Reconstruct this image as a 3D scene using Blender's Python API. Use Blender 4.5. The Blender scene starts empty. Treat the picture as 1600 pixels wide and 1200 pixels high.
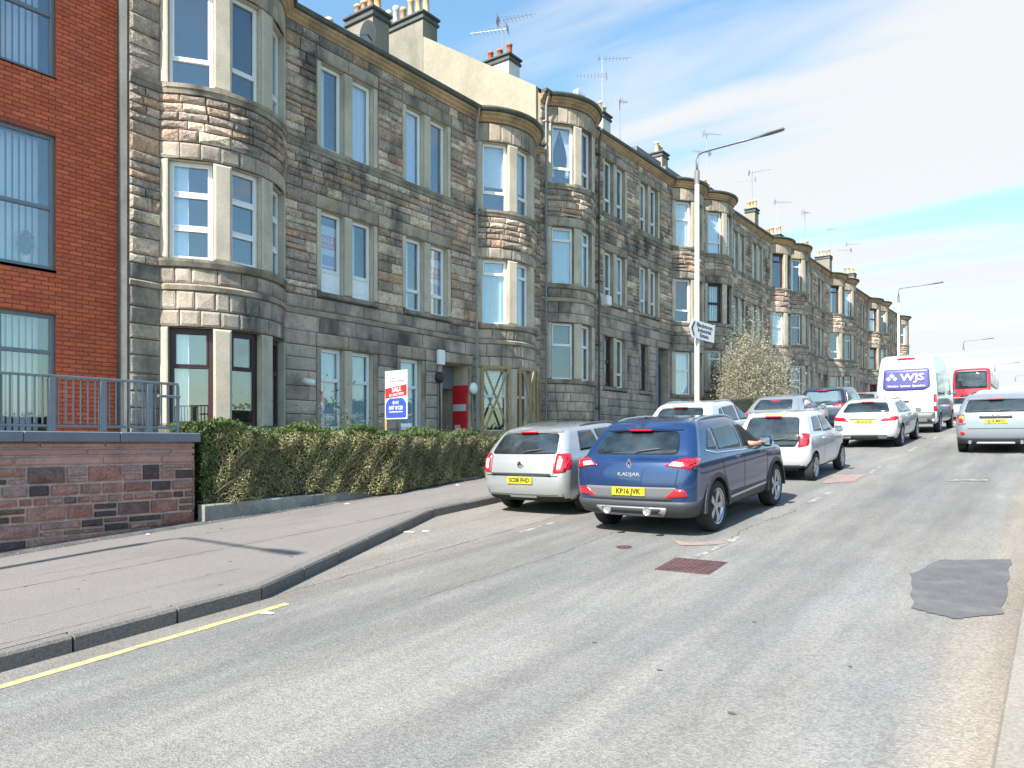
import bpy, bmesh, math, random
import numpy as np
from mathutils import Vector, Matrix
from mathutils.bvhtree import BVHTree
from mathutils.geometry import delaunay_2d_cdt
R = math.radians
rnd = random.Random(7)
S = bpy.context.scene
COL = S.collection

# ------------------------------------------------------------------ camera, world, sun
TH = R(36.2)                       # the street runs along +Y, uphill; the lens looks to the left of it
cam_d = bpy.data.cameras.new('camera'); cam = bpy.data.objects.new('camera', cam_d); COL.objects.link(cam)
cam.location = (0, 0, 0); cam.rotation_euler = (R(90), 0, TH)
cam_d.sensor_width = 36; cam_d.lens = 1180/1600*36; cam_d.shift_y = 93/1600
cam_d.clip_start = .05; cam_d.clip_end = 6000
S.camera = cam
S.view_settings.view_transform = 'Standard'; S.view_settings.look = 'None'
S.view_settings.exposure = 1.58; S.view_settings.gamma = 1; S.view_settings.use_curve_mapping = False
SUN_EL, SUN_AZ = R(42), R(0.8)
W = bpy.data.worlds.new('World'); S.world = W; W.use_nodes = True
def world():
    nt = W.node_tree; N = nt.nodes; L = nt.links
    bg = N['Background']; bg.inputs['Strength'].default_value = .10
    sky = N.new('ShaderNodeTexSky'); sky.sky_type = 'NISHITA'; sky.sun_disc = False
    sky.sun_elevation = SUN_EL; sky.sun_rotation = math.pi+SUN_AZ; sky.air_density = 1.3; sky.ozone_density = 1.2
    tc = N.new('ShaderNodeTexCoord'); sp = N.new('ShaderNodeSeparateXYZ'); L.new(tc.outputs['Generated'], sp.inputs[0])
    def mth(op, a, b=None, clamp=False):
        m = N.new('ShaderNodeMath'); m.operation = op; m.use_clamp = clamp
        for i, v in enumerate((a, b)):
            if v is None: continue
            if isinstance(v, (int, float)): m.inputs[i].default_value = v
            else: L.new(v, m.inputs[i])
        return m.outputs[0]
    z = mth('ADD', mth('MAXIMUM', sp.outputs[2], 0.0), .10)
    px = mth('DIVIDE', sp.outputs[0], z); py = mth('DIVIDE', sp.outputs[1], z)
    cb = N.new('ShaderNodeCombineXYZ'); L.new(px, cb.inputs[0]); L.new(py, cb.inputs[1])
    def cloud(rot, sc, loc, scale, detail, dist):
        mp = N.new('ShaderNodeMapping'); mp.inputs['Rotation'].default_value = (0, 0, R(rot)); mp.inputs['Scale'].default_value = sc
        mp.inputs['Location'].default_value = loc; L.new(cb.outputs[0], mp.inputs[0])
        nz = N.new('ShaderNodeTexNoise'); nz.inputs['Scale'].default_value = scale; nz.inputs['Detail'].default_value = detail
        nz.inputs['Roughness'].default_value = .5; nz.inputs['Distortion'].default_value = dist; L.new(mp.outputs[0], nz.inputs['Vector'])
        return nz.outputs[0]
    c1 = cloud(-14, (.22, 1.0, 1), (0.6, 7.5, 2), 1.3, 3.5, .35)
    c2 = cloud(-20, (.35, 1.6, 1), (6.3, 2.2, 4), 2.6, 6, .5)
    # cloud cover grows toward the right of the view (uphill end of the street), clear overhead on the left
    cover = mth('MULTIPLY', mth('ADD', mth('MULTIPLY', mth('ABSOLUTE', sp.outputs[0]), -.95), mth('MULTIPLY', sp.outputs[1], .45)), 0.4)
    d = mth('ADD', mth('ADD', mth('MULTIPLY', mth('SUBTRACT', c1, .5), 2.3), mth('MULTIPLY', c2, .9)), cover)
    low = mth('MULTIPLY', mth('SUBTRACT', .42, sp.outputs[2]), 0.1)
    d = mth('ADD', d, low)
    mr = N.new('ShaderNodeMapRange'); mr.interpolation_type = 'SMOOTHSTEP'; L.new(d, mr.inputs[0])
    mr.inputs[1].default_value = .34; mr.inputs[2].default_value = .78; mr.inputs[3].default_value = 0; mr.inputs[4].default_value = .97
    tint = N.new('ShaderNodeMix'); tint.data_type = 'RGBA'; tint.blend_type = 'MULTIPLY'; tint.inputs[0].default_value = 1
    L.new(sky.outputs[0], tint.inputs[6]); tint.inputs[7].default_value = (.68, .86, .90, 1)
    mx = N.new('ShaderNodeMix'); mx.data_type = 'RGBA'; L.new(mr.outputs[0], mx.inputs[0]); L.new(tint.outputs[2], mx.inputs[6])
    mx.inputs[7].default_value = (3.05, 3.14, 3.2, 1)
    L.new(mx.outputs[2], bg.inputs['Color'])
world()
sl = bpy.data.lights.new('sun', 'SUN'); sl.energy = 3.4; sl.angle = R(.5); sl.color = (1, .95, .87)
so = bpy.data.objects.new('sun', sl); COL.objects.link(so)
SDIR = Vector((math.sin(SUN_AZ)*math.cos(SUN_EL), math.cos(SUN_AZ)*math.cos(SUN_EL), -math.sin(SUN_EL)))
so.rotation_euler = SDIR.to_track_quat('-Z', 'Y').to_euler(); so.location = (-20, -40, 50)

# ------------------------------------------------------------------ materials
M = {}
def mat(name, base=(.5, .5, .5), rough=.7, ramp=None, noise=None, bump=None, metal=0, coat=0, ior=1.5, spec=None, alpha=None, piece=False, fine=None, stain=None, island=True):
    """base colour; ramp = colours picked per piece; noise = (scale, amount); fine = (scale, amount) second grain; stain=(scale, colour, lo, hi)"""
    m = bpy.data.materials.new(name); m.use_nodes = True; nt = m.node_tree; N = nt.nodes; L = nt.links
    b = N['Principled BSDF']; b.inputs['Roughness'].default_value = rough; b.inputs['Metallic'].default_value = metal
    b.inputs['Coat Weight'].default_value = coat; b.inputs['Coat Roughness'].default_value = .04; b.inputs['IOR'].default_value = ior
    if spec is not None: b.inputs['Specular IOR Level'].default_value = spec
    tc = N.new('ShaderNodeTexCoord'); geo = N.new('ShaderNodeNewGeometry'); P = geo.outputs['Position']
    def nz(scale, det=4, vec=None):
        n = N.new('ShaderNodeTexNoise'); n.inputs['Scale'].default_value = scale; n.inputs['Detail'].default_value = det
        n.inputs['Roughness'].default_value = .6; L.new(vec or P, n.inputs['Vector']); return n.outputs[0]
    if ramp:
        oi = N.new('ShaderNodeObjectInfo'); ad = N.new('ShaderNodeMath'); ad.operation = 'ADD'
        L.new(oi.outputs['Random'], ad.inputs[0]); L.new(geo.outputs['Random Per Island'], ad.inputs[1])
        fr = N.new('ShaderNodeMath'); fr.operation = 'FRACT'; L.new(ad.outputs[0], fr.inputs[0])
        cr = N.new('ShaderNodeValToRGB'); L.new(fr.outputs[0], cr.inputs[0])
        e = cr.color_ramp.elements; const = name in ('sandstone_rough', 'rubble'); cr.color_ramp.interpolation = 'CONSTANT' if const else 'LINEAR'
        while len(e) < len(ramp): e.new(.5)
        for i, c in enumerate(ramp): e[i].position = i/(len(ramp)-(0 if const else 1)); e[i].color = (*c, 1)
        col = cr.outputs[0]
    else:
        rg = N.new('ShaderNodeRGB'); rg.outputs[0].default_value = (*base, 1); col = rg.outputs[0]
    for q in (noise, fine):
        if not q: continue
        mr = N.new('ShaderNodeMapRange'); L.new(nz(q[0]), mr.inputs[0]); mr.inputs[1].default_value = .3; mr.inputs[2].default_value = .7
        mr.inputs[3].default_value = 1-q[1]; mr.inputs[4].default_value = 1+q[1]*.7
        vm = N.new('ShaderNodeVectorMath'); vm.operation = 'SCALE'; L.new(col, vm.inputs[0]); L.new(mr.outputs[0], vm.inputs['Scale']); col = vm.outputs[0]
    if stain:
        mp = N.new('ShaderNodeMapping'); L.new(P, mp.inputs[0]); mp.inputs['Scale'].default_value = stain[4] if len(stain) > 4 else (1, 1, .45)
        mr = N.new('ShaderNodeMapRange'); L.new(nz(stain[0], 7, mp.outputs[0]), mr.inputs[0]); mr.inputs[1].default_value = stain[2]; mr.inputs[2].default_value = stain[3]
        mx = N.new('ShaderNodeMix'); mx.data_type = 'RGBA'; L.new(mr.outputs[0], mx.inputs[0]); L.new(col, mx.inputs[6]); mx.inputs[7].default_value = (*stain[1], 1); col = mx.outputs[2]
    L.new(col, b.inputs['Base Color'])
    if bump:
        bp = N.new('ShaderNodeBump'); bp.inputs['Strength'].default_value = bump[1]; bp.inputs['Distance'].default_value = bump[2] if len(bump) > 2 else .02
        L.new(nz(bump[0], 6), bp.inputs['Height']); L.new(bp.outputs[0], b.inputs['Normal'])
    M[name] = m; return m
def glassmat(name, tint, ior, base=.0, rough=.01):
    m = bpy.data.materials.new(name); m.use_nodes = True; N = m.node_tree.nodes; L = m.node_tree.links
    N.remove(N['Principled BSDF']); out = N['Material Output']
    t = N.new('ShaderNodeBsdfTransparent'); t.inputs[0].default_value = (*tint, 1)
    g = N.new('ShaderNodeBsdfGlossy'); g.inputs['Roughness'].default_value = rough; g.inputs[0].default_value = (.93, .97, 1, 1)
    lw = N.new('ShaderNodeLayerWeight'); lw.inputs[0].default_value = .5
    pw = N.new('ShaderNodeMath'); pw.operation = 'POWER'; pw.inputs[1].default_value = 4.0; L.new(lw.outputs['Facing'], pw.inputs[0])
    f = N.new('ShaderNodeMath'); f.operation = 'MULTIPLY_ADD'; f.inputs[1].default_value = 1-ior; f.inputs[2].default_value = ior; L.new(pw.outputs[0], f.inputs[0])
    nz = N.new('ShaderNodeTexNoise'); nz.inputs['Scale'].default_value = 1.3; nz.inputs['Detail'].default_value = 1
    geo = N.new('ShaderNodeNewGeometry'); L.new(geo.outputs['Position'], nz.inputs['Vector'])
    bp = N.new('ShaderNodeBump'); bp.inputs['Strength'].default_value = .10; bp.inputs['Distance'].default_value = .015
    L.new(nz.outputs[0], bp.inputs['Height']); L.new(bp.outputs[0], g.inputs['Normal'])
    mx = N.new('ShaderNodeMixShader'); L.new(f.outputs[0], mx.inputs[0]); L.new(t.outputs[0], mx.inputs[1]); L.new(g.outputs[0], mx.inputs[2])
    L.new(mx.outputs[0], out.inputs[0]); M[name] = m; return m

RUB = [(0.385, 0.286, 0.226), (0.574, 0.432, 0.33), (0.443, 0.344, 0.278), (0.705, 0.533, 0.401), (0.328, 0.255, 0.213), (0.589, 0.365, 0.239), (0.508, 0.394, 0.317), (0.394, 0.299, 0.245), (0.75, 0.6, 0.453), (0.467, 0.314, 0.233), (0.419, 0.344, 0.291)]
mat('rubble', ramp=RUB, rough=.95, noise=(3, .25), fine=(17, .38), bump=(15, 1.0, .05), stain=(1.1, (.085, .078, .072), .50, .70, (1, 1, .5)))
mat('ashlar', ramp=[(.385,.31,.245),(.48,.395,.315),(.42,.345,.28),(.53,.435,.35),(.34,.28,.23)], rough=.95, noise=(2.5, .22), fine=(22, .2), bump=(30, .6, .02), stain=(1.0, (.075, .07, .064), .45, .68, (1, 1, .6)))
mat('mortar', (.085, .076, .07), .97, noise=(6, .3), bump=(30, .4))
mat('dressed', (.54, .465, .365), .9, noise=(1.6, .18), fine=(30, .12), bump=(40, .25, .01), stain=(1.3, (.24, .21, .17), .55, .85))
mat('dressed_dark', (.405, .325, .25), .92, noise=(2, .25), fine=(24, .2), bump=(30, .5, .01), stain=(1.4, (.08, .075, .066), .46, .72, (1, 1, .5)))
mat('sill_stone', (.33, .275, .215), .92, noise=(2, .3), fine=(24, .2), bump=(30, .5, .01), stain=(2, (.07, .07, .06), .45, .7))
mat('cornice_stone', (.46, .29, .16), .9, noise=(1.2, .35), fine=(18, .2), bump=(20, .4, .01), stain=(.9, (.12, .10, .08), .48, .75))
mat('gutter', (.085, .09, .075), .6, noise=(3, .4), stain=(2, (.16, .15, .10), .55, .75))
mat('lead', (.16, .16, .17), .6, noise=(2, .3))
mat('slate', (.10, .105, .12), .7, noise=(2, .3), fine=(12, .2), bump=(14, .4))
mat('render_cream', (.33, .29, .22), .93, noise=(.7, .16), fine=(14, .12), bump=(30, .35, .02), stain=(.8, (.25, .20, .14), .56, .85, (1, 1, .25)))
mat('render_grey', (.25, .225, .18), .93, noise=(.9, .2), fine=(18, .12), bump=(30, .35, .02), stain=(1.2, (.12, .11, .09), .5, .8, (1, 1, .3)))
mat('render_white', (.66, .65, .62), .9, noise=(1.2, .12), fine=(16, .1), stain=(1.3, (.3, .28, .25), .6, .85))
mat('render_dark', (.10, .105, .105), .9, noise=(1.5, .3), fine=(20, .2))
mat('pot', ramp=[(.62,.42,.20),(.70,.58,.40),(.52,.30,.14),(.72,.66,.56)], rough=.8, fine=(16, .2))
mat('pot_red', (.46, .13, .06), .8, fine=(16, .2))
mat('brick', ramp=[(0.616, 0.123, 0.052), (0.513, 0.099, 0.045), (0.684, 0.145, 0.063), (0.564, 0.129, 0.059), (0.463, 0.094, 0.047), (0.65, 0.137, 0.052)], rough=.9, fine=(30, .18), bump=(50, .3, .005))
mat('brick_mortar', (.30, .085, .06), .95, fine=(20, .3))
mat('sandstone_pink', ramp=[(.46,.24,.20),(.40,.21,.18),(.50,.28,.24),(.43,.22,.18),(.37,.20,.175)], rough=.93, noise=(3, .2), fine=(26, .2), bump=(24, .4, .02))
mat('sandstone_rough', ramp=[(.11,.07,.068),(.36,.19,.15),(.40,.22,.18),(.44,.22,.18),(.22,.12,.10),(.09,.065,.068),(.40,.25,.22),(.30,.14,.105),(.20,.12,.105),(.10,.07,.072),(.38,.17,.13)], rough=.95, noise=(5, .3), fine=(30, .35), bump=(16, 1.0, .04))
mat('mortar_pink', (.58, .42, .36), .95, noise=(3, .3), fine=(30, .2), bump=(30, .4))
mat('coping', (.16, .17, .21), .7, noise=(2, .12), fine=(30, .08))
mat('galv', (.21, .235, .27), .5, metal=.35, noise=(4, .1))
mat('upvc', (.84, .85, .87), .35, noise=(2, .04))
mat('upvc_shade', (.70, .73, .76), .4)
mat('frame_maroon', (.045, .018, .022), .4)
mat('frame_grey', (.16, .19, .22), .4)
mat('curtain_net', (.88, .89, .92), .9)
mat('curtain_teal', (.62, .72, .72), .9)
mat('curtain_dark', (.10, .11, .12), .9)
mat('room', (.05, .05, .055), .95)
mat('timber', (.36, .26, .13), .8, noise=(5, .2), fine=(40, .15))
mat('door_wood', (.46, .32, .27), .6, fine=(20, .1))
mat('door_blue', (.03, .07, .16), .5)
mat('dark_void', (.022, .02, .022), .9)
mat('sign_red', (.62, .02, .03), .5); mat('sign_blue', (.035, .07, .55), .5); mat('sign_white', (.62, .62, .64), .45)
mat('sign_dark', (.03, .035, .06), .5); mat('sign_purple', (.16, .10, .33), .5)
mat('black_metal', (.02, .02, .022), .5); mat('grey_plastic', (.24, .24, .235), .6); mat('white_plastic', (.8, .8, .78), .45)
mat('lamp_paint', (.52, .52, .47), .5, noise=(3, .08), stain=(2, (.42, .40, .35), .6, .9)); mat('lamp_head', (.18, .18, .18), .5)
mat('aerial', (.34, .34, .36), .5, metal=.5)
mat('asphalt_pave', (.210, .190, .178), .95, noise=(.7, .07), fine=(60, .24), bump=(90, .8, .008), stain=(.9, (.145, .13, .125), .52, .78, (1, .35, 1)))
mat('kerb_stone', ramp=[(.135,.13,.12),(.185,.17,.155),(.16,.15,.14),(.20,.185,.165)], rough=.95, fine=(45, .35), bump=(60, .8, .01))
mat('kerb_pale', ramp=[(.27,.24,.205),(.31,.275,.235),(.25,.225,.195)], rough=.95, fine=(45, .25), bump=(60, .6, .01))
mat('crack', (.085, .08, .078), 1)
mat('garden_earth', (.09, .075, .055), .98, noise=(2, .4), fine=(20, .4), bump=(14, 1, .06))
mat('grass', (.07, .10, .03), .95, noise=(.5, .3), fine=(30, .5), bump=(30, 1, .05))
mat('concrete', (.30, .29, .26), .95, noise=(2, .25), fine=(20, .2), bump=(20, .6, .02), stain=(1.5, (.10, .11, .06), .5, .75))
mat('paint_yellow', (.47, .40, .19), .85, fine=(14, .3), stain=(7, (.19, .175, .155), .54, .66, (1, .5, 1)))
mat('paint_white', (.38, .375, .37), .85, stain=(6, (.18, .175, .168), .46, .60, (1, 1, 1)))
mat('paint_worn', (.36, .355, .34), .85, stain=(5, (.18, .175, .168), .40, .55, (1, 1, 1)))
mat('paint_pink', (.31, .21, .19), .9, stain=(5, (.18, .175, .168), .50, .64, (1, 1, 1)))
mat('patch_tar', (.118, .114, .120), .93, noise=(5, .16), fine=(70, .3), stain=(2.2, (.175, .165, .155), .52, .75, (1, 1, 1)), bump=(90, .4, .006))
mat('patch_tar_light', (.15, .15, .145), .93, noise=(3, .2), fine=(70, .25), bump=(90, .5, .006))
mat('iron_rust', (.13, .07, .07), .7, noise=(6, .3), metal=.3, fine=(30, .3))
mat('dust', (.37, .32, .265), .95, noise=(1.5, .12), fine=(60, .15), bump=(90, .3, .006))
mat('litter', (.6, .6, .58), .8)
mat('bark', (.14, .12, .09), .95, fine=(20, .3), bump=(20, .8, .02))
glassmat('window_glass', (.90, .93, .95), .16)
glassmat('window_glass_soft', (.86, .91, .95), .13)
def leafmat(name, cols, tr=.35):
    m = mat(name, ramp=cols, rough=.6, noise=(1.2, .25)); N = m.node_tree.nodes; L = m.node_tree.links
    b = N['Principled BSDF']; tl = N.new('ShaderNodeBsdfTranslucent'); mx = N.new('ShaderNodeMixShader'); mx.inputs[0].default_value = tr
    L.new(b.inputs['Base Color'].links[0].from_socket, tl.inputs[0]); L.new(b.outputs[0], mx.inputs[1]); L.new(tl.outputs[0], mx.inputs[2])
    L.new(mx.outputs[0], N['Material Output'].inputs[0])
leafmat('hedge_leaf', [(.36,.345,.16),(.43,.39,.19),(.30,.31,.13),(.48,.42,.23),(.25,.28,.11),(.40,.36,.18),(.52,.45,.28)])
leafmat('hedge_green', [(.06,.12,.035),(.10,.16,.05),(.13,.18,.055),(.07,.11,.03)])
leafmat('bush_leaf', [(.40,.37,.28),(.30,.28,.20),(.48,.44,.34),(.34,.32,.23),(.20,.21,.13)])
leafmat('tree_leaf', [(.05,.08,.03),(.07,.10,.04),(.04,.06,.02)])

def roadmat():
    m = mat('asphalt', (.235, .23, .22), .93); N = m.node_tree.nodes; L = m.node_tree.links; b = N['Principled BSDF']
    geo = N.new('ShaderNodeNewGeometry'); P = geo.outputs['Position']
    def nz(scale, det, sc=(1, 1, 1)):
        mp = N.new('ShaderNodeMapping'); mp.inputs['Scale'].default_value = sc; L.new(P, mp.inputs[0])
        n = N.new('ShaderNodeTexNoise'); n.inputs['Scale'].default_value = scale; n.inputs['Detail'].default_value = det; n.inputs['Roughness'].default_value = .65
        L.new(mp.outputs[0], n.inputs['Vector']); return n.outputs[0]
    def mr(src, a, b_, c, d):
        q = N.new('ShaderNodeMapRange'); L.new(src, q.inputs[0])
        for i, v in enumerate((a, b_, c, d)): q.inputs[i+1].default_value = v
        return q.outputs[0]
    def mul(a, b_):
        q = N.new('ShaderNodeMath'); q.operation = 'MULTIPLY'; L.new(a, q.inputs[0]); L.new(b_, q.inputs[1]); return q.outputs[0]
    vo = N.new('ShaderNodeTexVoronoi'); vo.inputs['Scale'].default_value = 75; L.new(P, vo.inputs['Vector'])
    sep = N.new('ShaderNodeSeparateColor'); L.new(vo.outputs['Color'], sep.inputs[0])
    agg = mr(sep.outputs[0], 0, 1, .76, 1.24)          # single chippings, some pale
    k = mul(agg, mr(nz(38, 3), .3, .7, .90, 1.09))
    k = mul(k, mr(nz(1.1, 3, (1.3, .10, 1)), .3, .7, .74, 1.18))    # wear along the wheel tracks
    k = mul(k, mr(nz(.9, 6), .3, .7, .90, 1.07))
    rg = N.new('ShaderNodeMix'); rg.data_type = 'RGBA'; L.new(mr(nz(1.1, 4, (1.2, .2, 1)), .42, .62, 0, 1), rg.inputs[0])
    rg.inputs[6].default_value = (.186, .182, .175, 1); rg.inputs[7].default_value = (.218, .207, .190, 1)
    sx = N.new('ShaderNodeSeparateXYZ'); L.new(P, sx.inputs[0])
    def band(lo0, lo1, hi0, hi1):
        ad = N.new('ShaderNodeMath'); ad.operation = 'MULTIPLY_ADD'; L.new(nz(.9, 3, (1, .5, 1)), ad.inputs[0]); ad.inputs[1].default_value = .34; L.new(sx.outputs[0], ad.inputs[2])
        return mul(mr(ad.outputs[0], lo0, lo1, 0, 1), mr(ad.outputs[0], hi0, hi1, 1, 0))
    dm = N.new('ShaderNodeMix'); dm.data_type = 'RGBA'; L.new(mr(band(-.62, -.38, 0.2, .3), 0, 1, 0, .75), dm.inputs[0]); L.new(rg.outputs[2], dm.inputs[6]); dm.inputs[7].default_value = (.27, .23, .185, 1)
    d2 = N.new('ShaderNodeMix'); d2.data_type = 'RGBA'; L.new(mr(band(-9.0, -8.9, -6.35, -6.15), 0, 1, 0, .6), d2.inputs[0]); L.new(dm.outputs[2], d2.inputs[6]); d2.inputs[7].default_value = (.235, .21, .18, 1); rg = d2
    vm = N.new('ShaderNodeVectorMath'); vm.operation = 'SCALE'; L.new(rg.outputs[2], vm.inputs[0]); L.new(k, vm.inputs['Scale'])
    L.new(vm.outputs[0], b.inputs['Base Color'])
    bp = N.new('ShaderNodeBump'); bp.inputs['Strength'].default_value = .7; bp.inputs['Distance'].default_value = .006; L.new(vo.outputs['Distance'], bp.inputs['Height']); L.new(bp.outputs[0], b.inputs['Normal'])
roadmat()
def paint(name, c, metal=.0, rough=.35): return mat(name, c, rough, metal=metal, coat=1.0)
paint('car_blue', (.013, .040, .125), .30, .3); paint('car_silver', (.44, .455, .465), .55, .35); paint('car_white', (.50, .51, .52))
paint('car_grey', (.33, .36, .38), .5); paint('car_navy', (.02, .035, .06), .4); paint('car_red', (.5, .015, .03)); paint('car_mini', (.20, .23, .255), .1)
mat('plastic_dark', (.045, .047, .05), .55); mat('plastic_mid', (.11, .115, .12), .5); mat('satin_silver', (.55, .56, .58), .35, metal=.8)
mat('tyre', (.022, .022, .023), .85, fine=(60, .2)); mat('rim', (.52, .53, .55), .3, metal=.85); mat('underside', (.012, .012, .012), .9)
mat('auto_glass', (.026, .036, .042), .03, ior=1.75, noise=(2.2, .8)); mat('auto_glass_pale', (.10, .15, .17), .04, ior=2.1)
mat('lamp_red', (.50, .008, .02), .12, coat=1); mat('lamp_clear', (.72, .58, .56), .15, coat=1); mat('lamp_orange', (.75, .22, .03), .15, coat=1)
mat('plate_yellow', (.46, .37, .02), .4); mat('plate_text', (.01, .01, .01), .5); mat('chrome', (.75, .75, .77), .12, metal=1)
mat('van_panel', (.075, .07, .24), .4); mat('skin', (.50, .25, .18), .6); mat('sleeve', (.05, .05, .06), .9)
for nm, c in (('lamp_red', (.6, .01, .015)),):
    pass

# ------------------------------------------------------------------ mesh helpers
def mesh(name, V, F, m=None, smooth=False):
    me = bpy.data.meshes.new(name); me.from_pydata([tuple(v) for v in V], [], F)
    for k in (m if isinstance(m, (list, tuple)) else [m]):
        if k: me.materials.append(M[k])
    if smooth: me.polygons.foreach_set('use_smooth', [True]*len(me.polygons))
    me.update(); return me
def link(name, me, parent=None, loc=(0, 0, 0), rot=(0, 0, 0), label=None, kind=None):
    o = bpy.data.objects.new(name, me); COL.objects.link(o); o.location = loc; o.rotation_euler = rot
    if parent is not None: o.parent = parent
    if label: o['label'] = label
    if kind: o['kind'] = kind
    return o
def tag(o, label, cat, group=None, kind=None):
    o['label'] = label; o['category'] = cat
    if group: o['group'] = group
    if kind: o['kind'] = kind
    return o
def thing(name, label, cat, loc=(0, 0, 0), rot=(0, 0, 0), group=None):
    o = bpy.data.objects.new(name, None); COL.objects.link(o); o.location = loc; o.rotation_euler = rot; o.empty_display_size = .2
    return tag(o, label, cat, group)
class MB:
    def __init__(s): s.V = []; s.F = []; s.mi = []; s.cur = 0
    def add(s, V, F):
        n = len(s.V); s.V += [tuple(v) for v in V]; s.F += [tuple(i+n for i in f) for f in F]; s.mi += [s.cur]*len(F); return s
    def box(s, x0, x1, y0, y1, z0, z1):
        V = [(x, y, z) for z in (z0, z1) for y in (y0, y1) for x in (x0, x1)]
        return s.add(V, [(0, 2, 3, 1), (4, 5, 7, 6), (0, 1, 5, 4), (2, 6, 7, 3), (0, 4, 6, 2), (1, 3, 7, 5)])
    def cbox(s, x0, x1, y0, y1, z0, z1, b=.01):
        """box with chamfered vertical and top edges"""
        def ring(i, z): return [(x0+i+b, y0+i, z), (x1-i-b, y0+i, z), (x1-i, y0+i+b, z), (x1-i, y1-i-b, z), (x1-i-b, y1-i, z), (x0+i+b, y1-i, z), (x0+i, y1-i-b, z), (x0+i, y0+i+b, z)]
        V = ring(b, z0)+ring(0, z0+b)+ring(0, z1-b)+ring(b, z1); F = [tuple(range(7, -1, -1)), tuple(range(24, 32))]
        for k in range(3):
            for i in range(8): F.append((k*8+i, k*8+(i+1) % 8, k*8+8+(i+1) % 8, k*8+8+i))
        return s.add(V, F)
    def tube(s, pts, r, n=8, r2=None, cap=True):
        pts = [Vector(p) for p in pts]; V = []; F = []; m = len(pts)
        for i, p in enumerate(pts):
            d = (pts[min(i+1, m-1)]-pts[max(i-1, 0)]).normalized(); up = Vector((0, 0, 1)) if abs(d.z) < .9 else Vector((1, 0, 0))
            a = d.cross(up).normalized(); b = d.cross(a); rr = r if r2 is None else r+(r2-r)*i/(m-1)
            V += [p+rr*(math.cos(2*math.pi*k/n)*a+math.sin(2*math.pi*k/n)*b) for k in range(n)]
        for i in range(m-1):
            for k in range(n): F.append((i*n+k, i*n+(k+1) % n, (i+1)*n+(k+1) % n, (i+1)*n+k))
        if cap: F += [tuple(range(n-1, -1, -1)), tuple((m-1)*n+k for k in range(n))]
        return s.add(V, F)
    def lathe(s, prof, n=16, c=(0, 0, 0), axis='z'):
        V = []; F = []; m = len(prof)
        for r_, h in prof:
            for k in range(n):
                a = 2*math.pi*k/n; p = (r_*math.cos(a), r_*math.sin(a), h)
                if axis == 'x': p = (h, p[0], p[1])
                V.append((p[0]+c[0], p[1]+c[1], p[2]+c[2]))
        for i in range(m-1):
            for k in range(n): F.append((i*n+k, i*n+(k+1) % n, (i+1)*n+(k+1) % n, (i+1)*n+k))
        if prof[0][0] > 0: F.append(tuple(range(n-1, -1, -1)))
        if prof[-1][0] > 0: F.append(tuple((m-1)*n+k for k in range(n)))
        return s.add(V, F)
    def me(s, name, m, smooth=False):
        me = mesh(name, s.V, s.F, m, smooth)
        if any(s.mi): me.polygons.foreach_set('material_index', s.mi)
        return me
    def obj(s, name, m, parent=None, loc=(0, 0, 0), rot=(0, 0, 0), smooth=False, label=None, kind=None):
        return link(name, s.me(name, m, smooth), parent, loc, rot, label, kind)
def text(s, size, m, parent, loc, rot, name='lettering', ext=.002, align='CENTER', sx=1.0):
    c = bpy.data.curves.new(name, 'FONT'); c.body = s; c.size = size; c.extrude = ext; c.align_x = align; c.align_y = 'CENTER'; c.resolution_u = 2
    c.offset = size*.022
    o = bpy.data.objects.new(name, c); COL.objects.link(o)
    bpy.context.view_layer.update()
    me = bpy.data.meshes.new_from_object(o.evaluated_get(bpy.context.evaluated_depsgraph_get())); bpy.data.objects.remove(o)
    me.materials.clear(); me.materials.append(M[m])
    if sx != 1: me.transform(Matrix.Diagonal((sx, 1, 1, 1)))
    return link(name, me, parent, loc, rot)
def leaves(name, P, size, m, flat=.0, seed=1, kind=None, parent=None, nrm=None):
    """many small leaf faces at points P (n,3)"""
    g = np.random.default_rng(seed); n = len(P); a = g.normal(size=(n, 3)); a /= np.linalg.norm(a, axis=1)[:, None]
    b = g.normal(size=(n, 3)); b -= (b*a).sum(1)[:, None]*a; b /= np.linalg.norm(b, axis=1)[:, None]
    s = size*(.6+.8*g.random(n))[:, None]
    V = np.empty((n, 4, 3)); V[:, 0] = P-a*s; V[:, 1] = P+b*s*.45; V[:, 2] = P+a*s; V[:, 3] = P-b*s*.45
    me = bpy.data.meshes.new(name); me.vertices.add(n*4); me.vertices.foreach_set('co', V.ravel())
    me.loops.add(n*4); me.loops.foreach_set('vertex_index', np.arange(n*4)); me.polygons.add(n)
    me.polygons.foreach_set('loop_start', np.arange(0, n*4, 4)); me.materials.append(M[m]); me.update(); me.validate()
    return link(name, me, parent, kind=kind)

# ------------------------------------------------------------------ terrain
PY = [-60, -30, 0, 10, 20, 25, 32, 40, 52, 65, 90, 130, 200, 400]
PZ = [-5.6, -4.0, -1.94, -1.235, -.52, -.10, .42, .85, 1.25, 1.42, 1.5, 1.5, 1.2, -2]
def gz(y):
    if y <= PY[0]: return PZ[0]
    for i in range(len(PY)-1):
        if y <= PY[i+1]:
            h = PY[i+1]-PY[i]; t = (y-PY[i])/h
            def sl(k):
                if k <= 0 or k >= len(PY)-1: return (PZ[min(k+1, len(PY)-1)]-PZ[max(k-1, 0)])/(PY[min(k+1, len(PY)-1)]-PY[max(k-1, 0)])
                return .5*((PZ[k+1]-PZ[k])/(PY[k+1]-PY[k])+(PZ[k]-PZ[k-1])/(PY[k]-PY[k-1]))
            return (2*t**3-3*t*t+1)*PZ[i]+(t**3-2*t*t+t)*h*sl(i)+(-2*t**3+3*t*t)*PZ[i+1]+(t**3-t*t)*h*sl(i+1)
    return PZ[-1]
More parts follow.
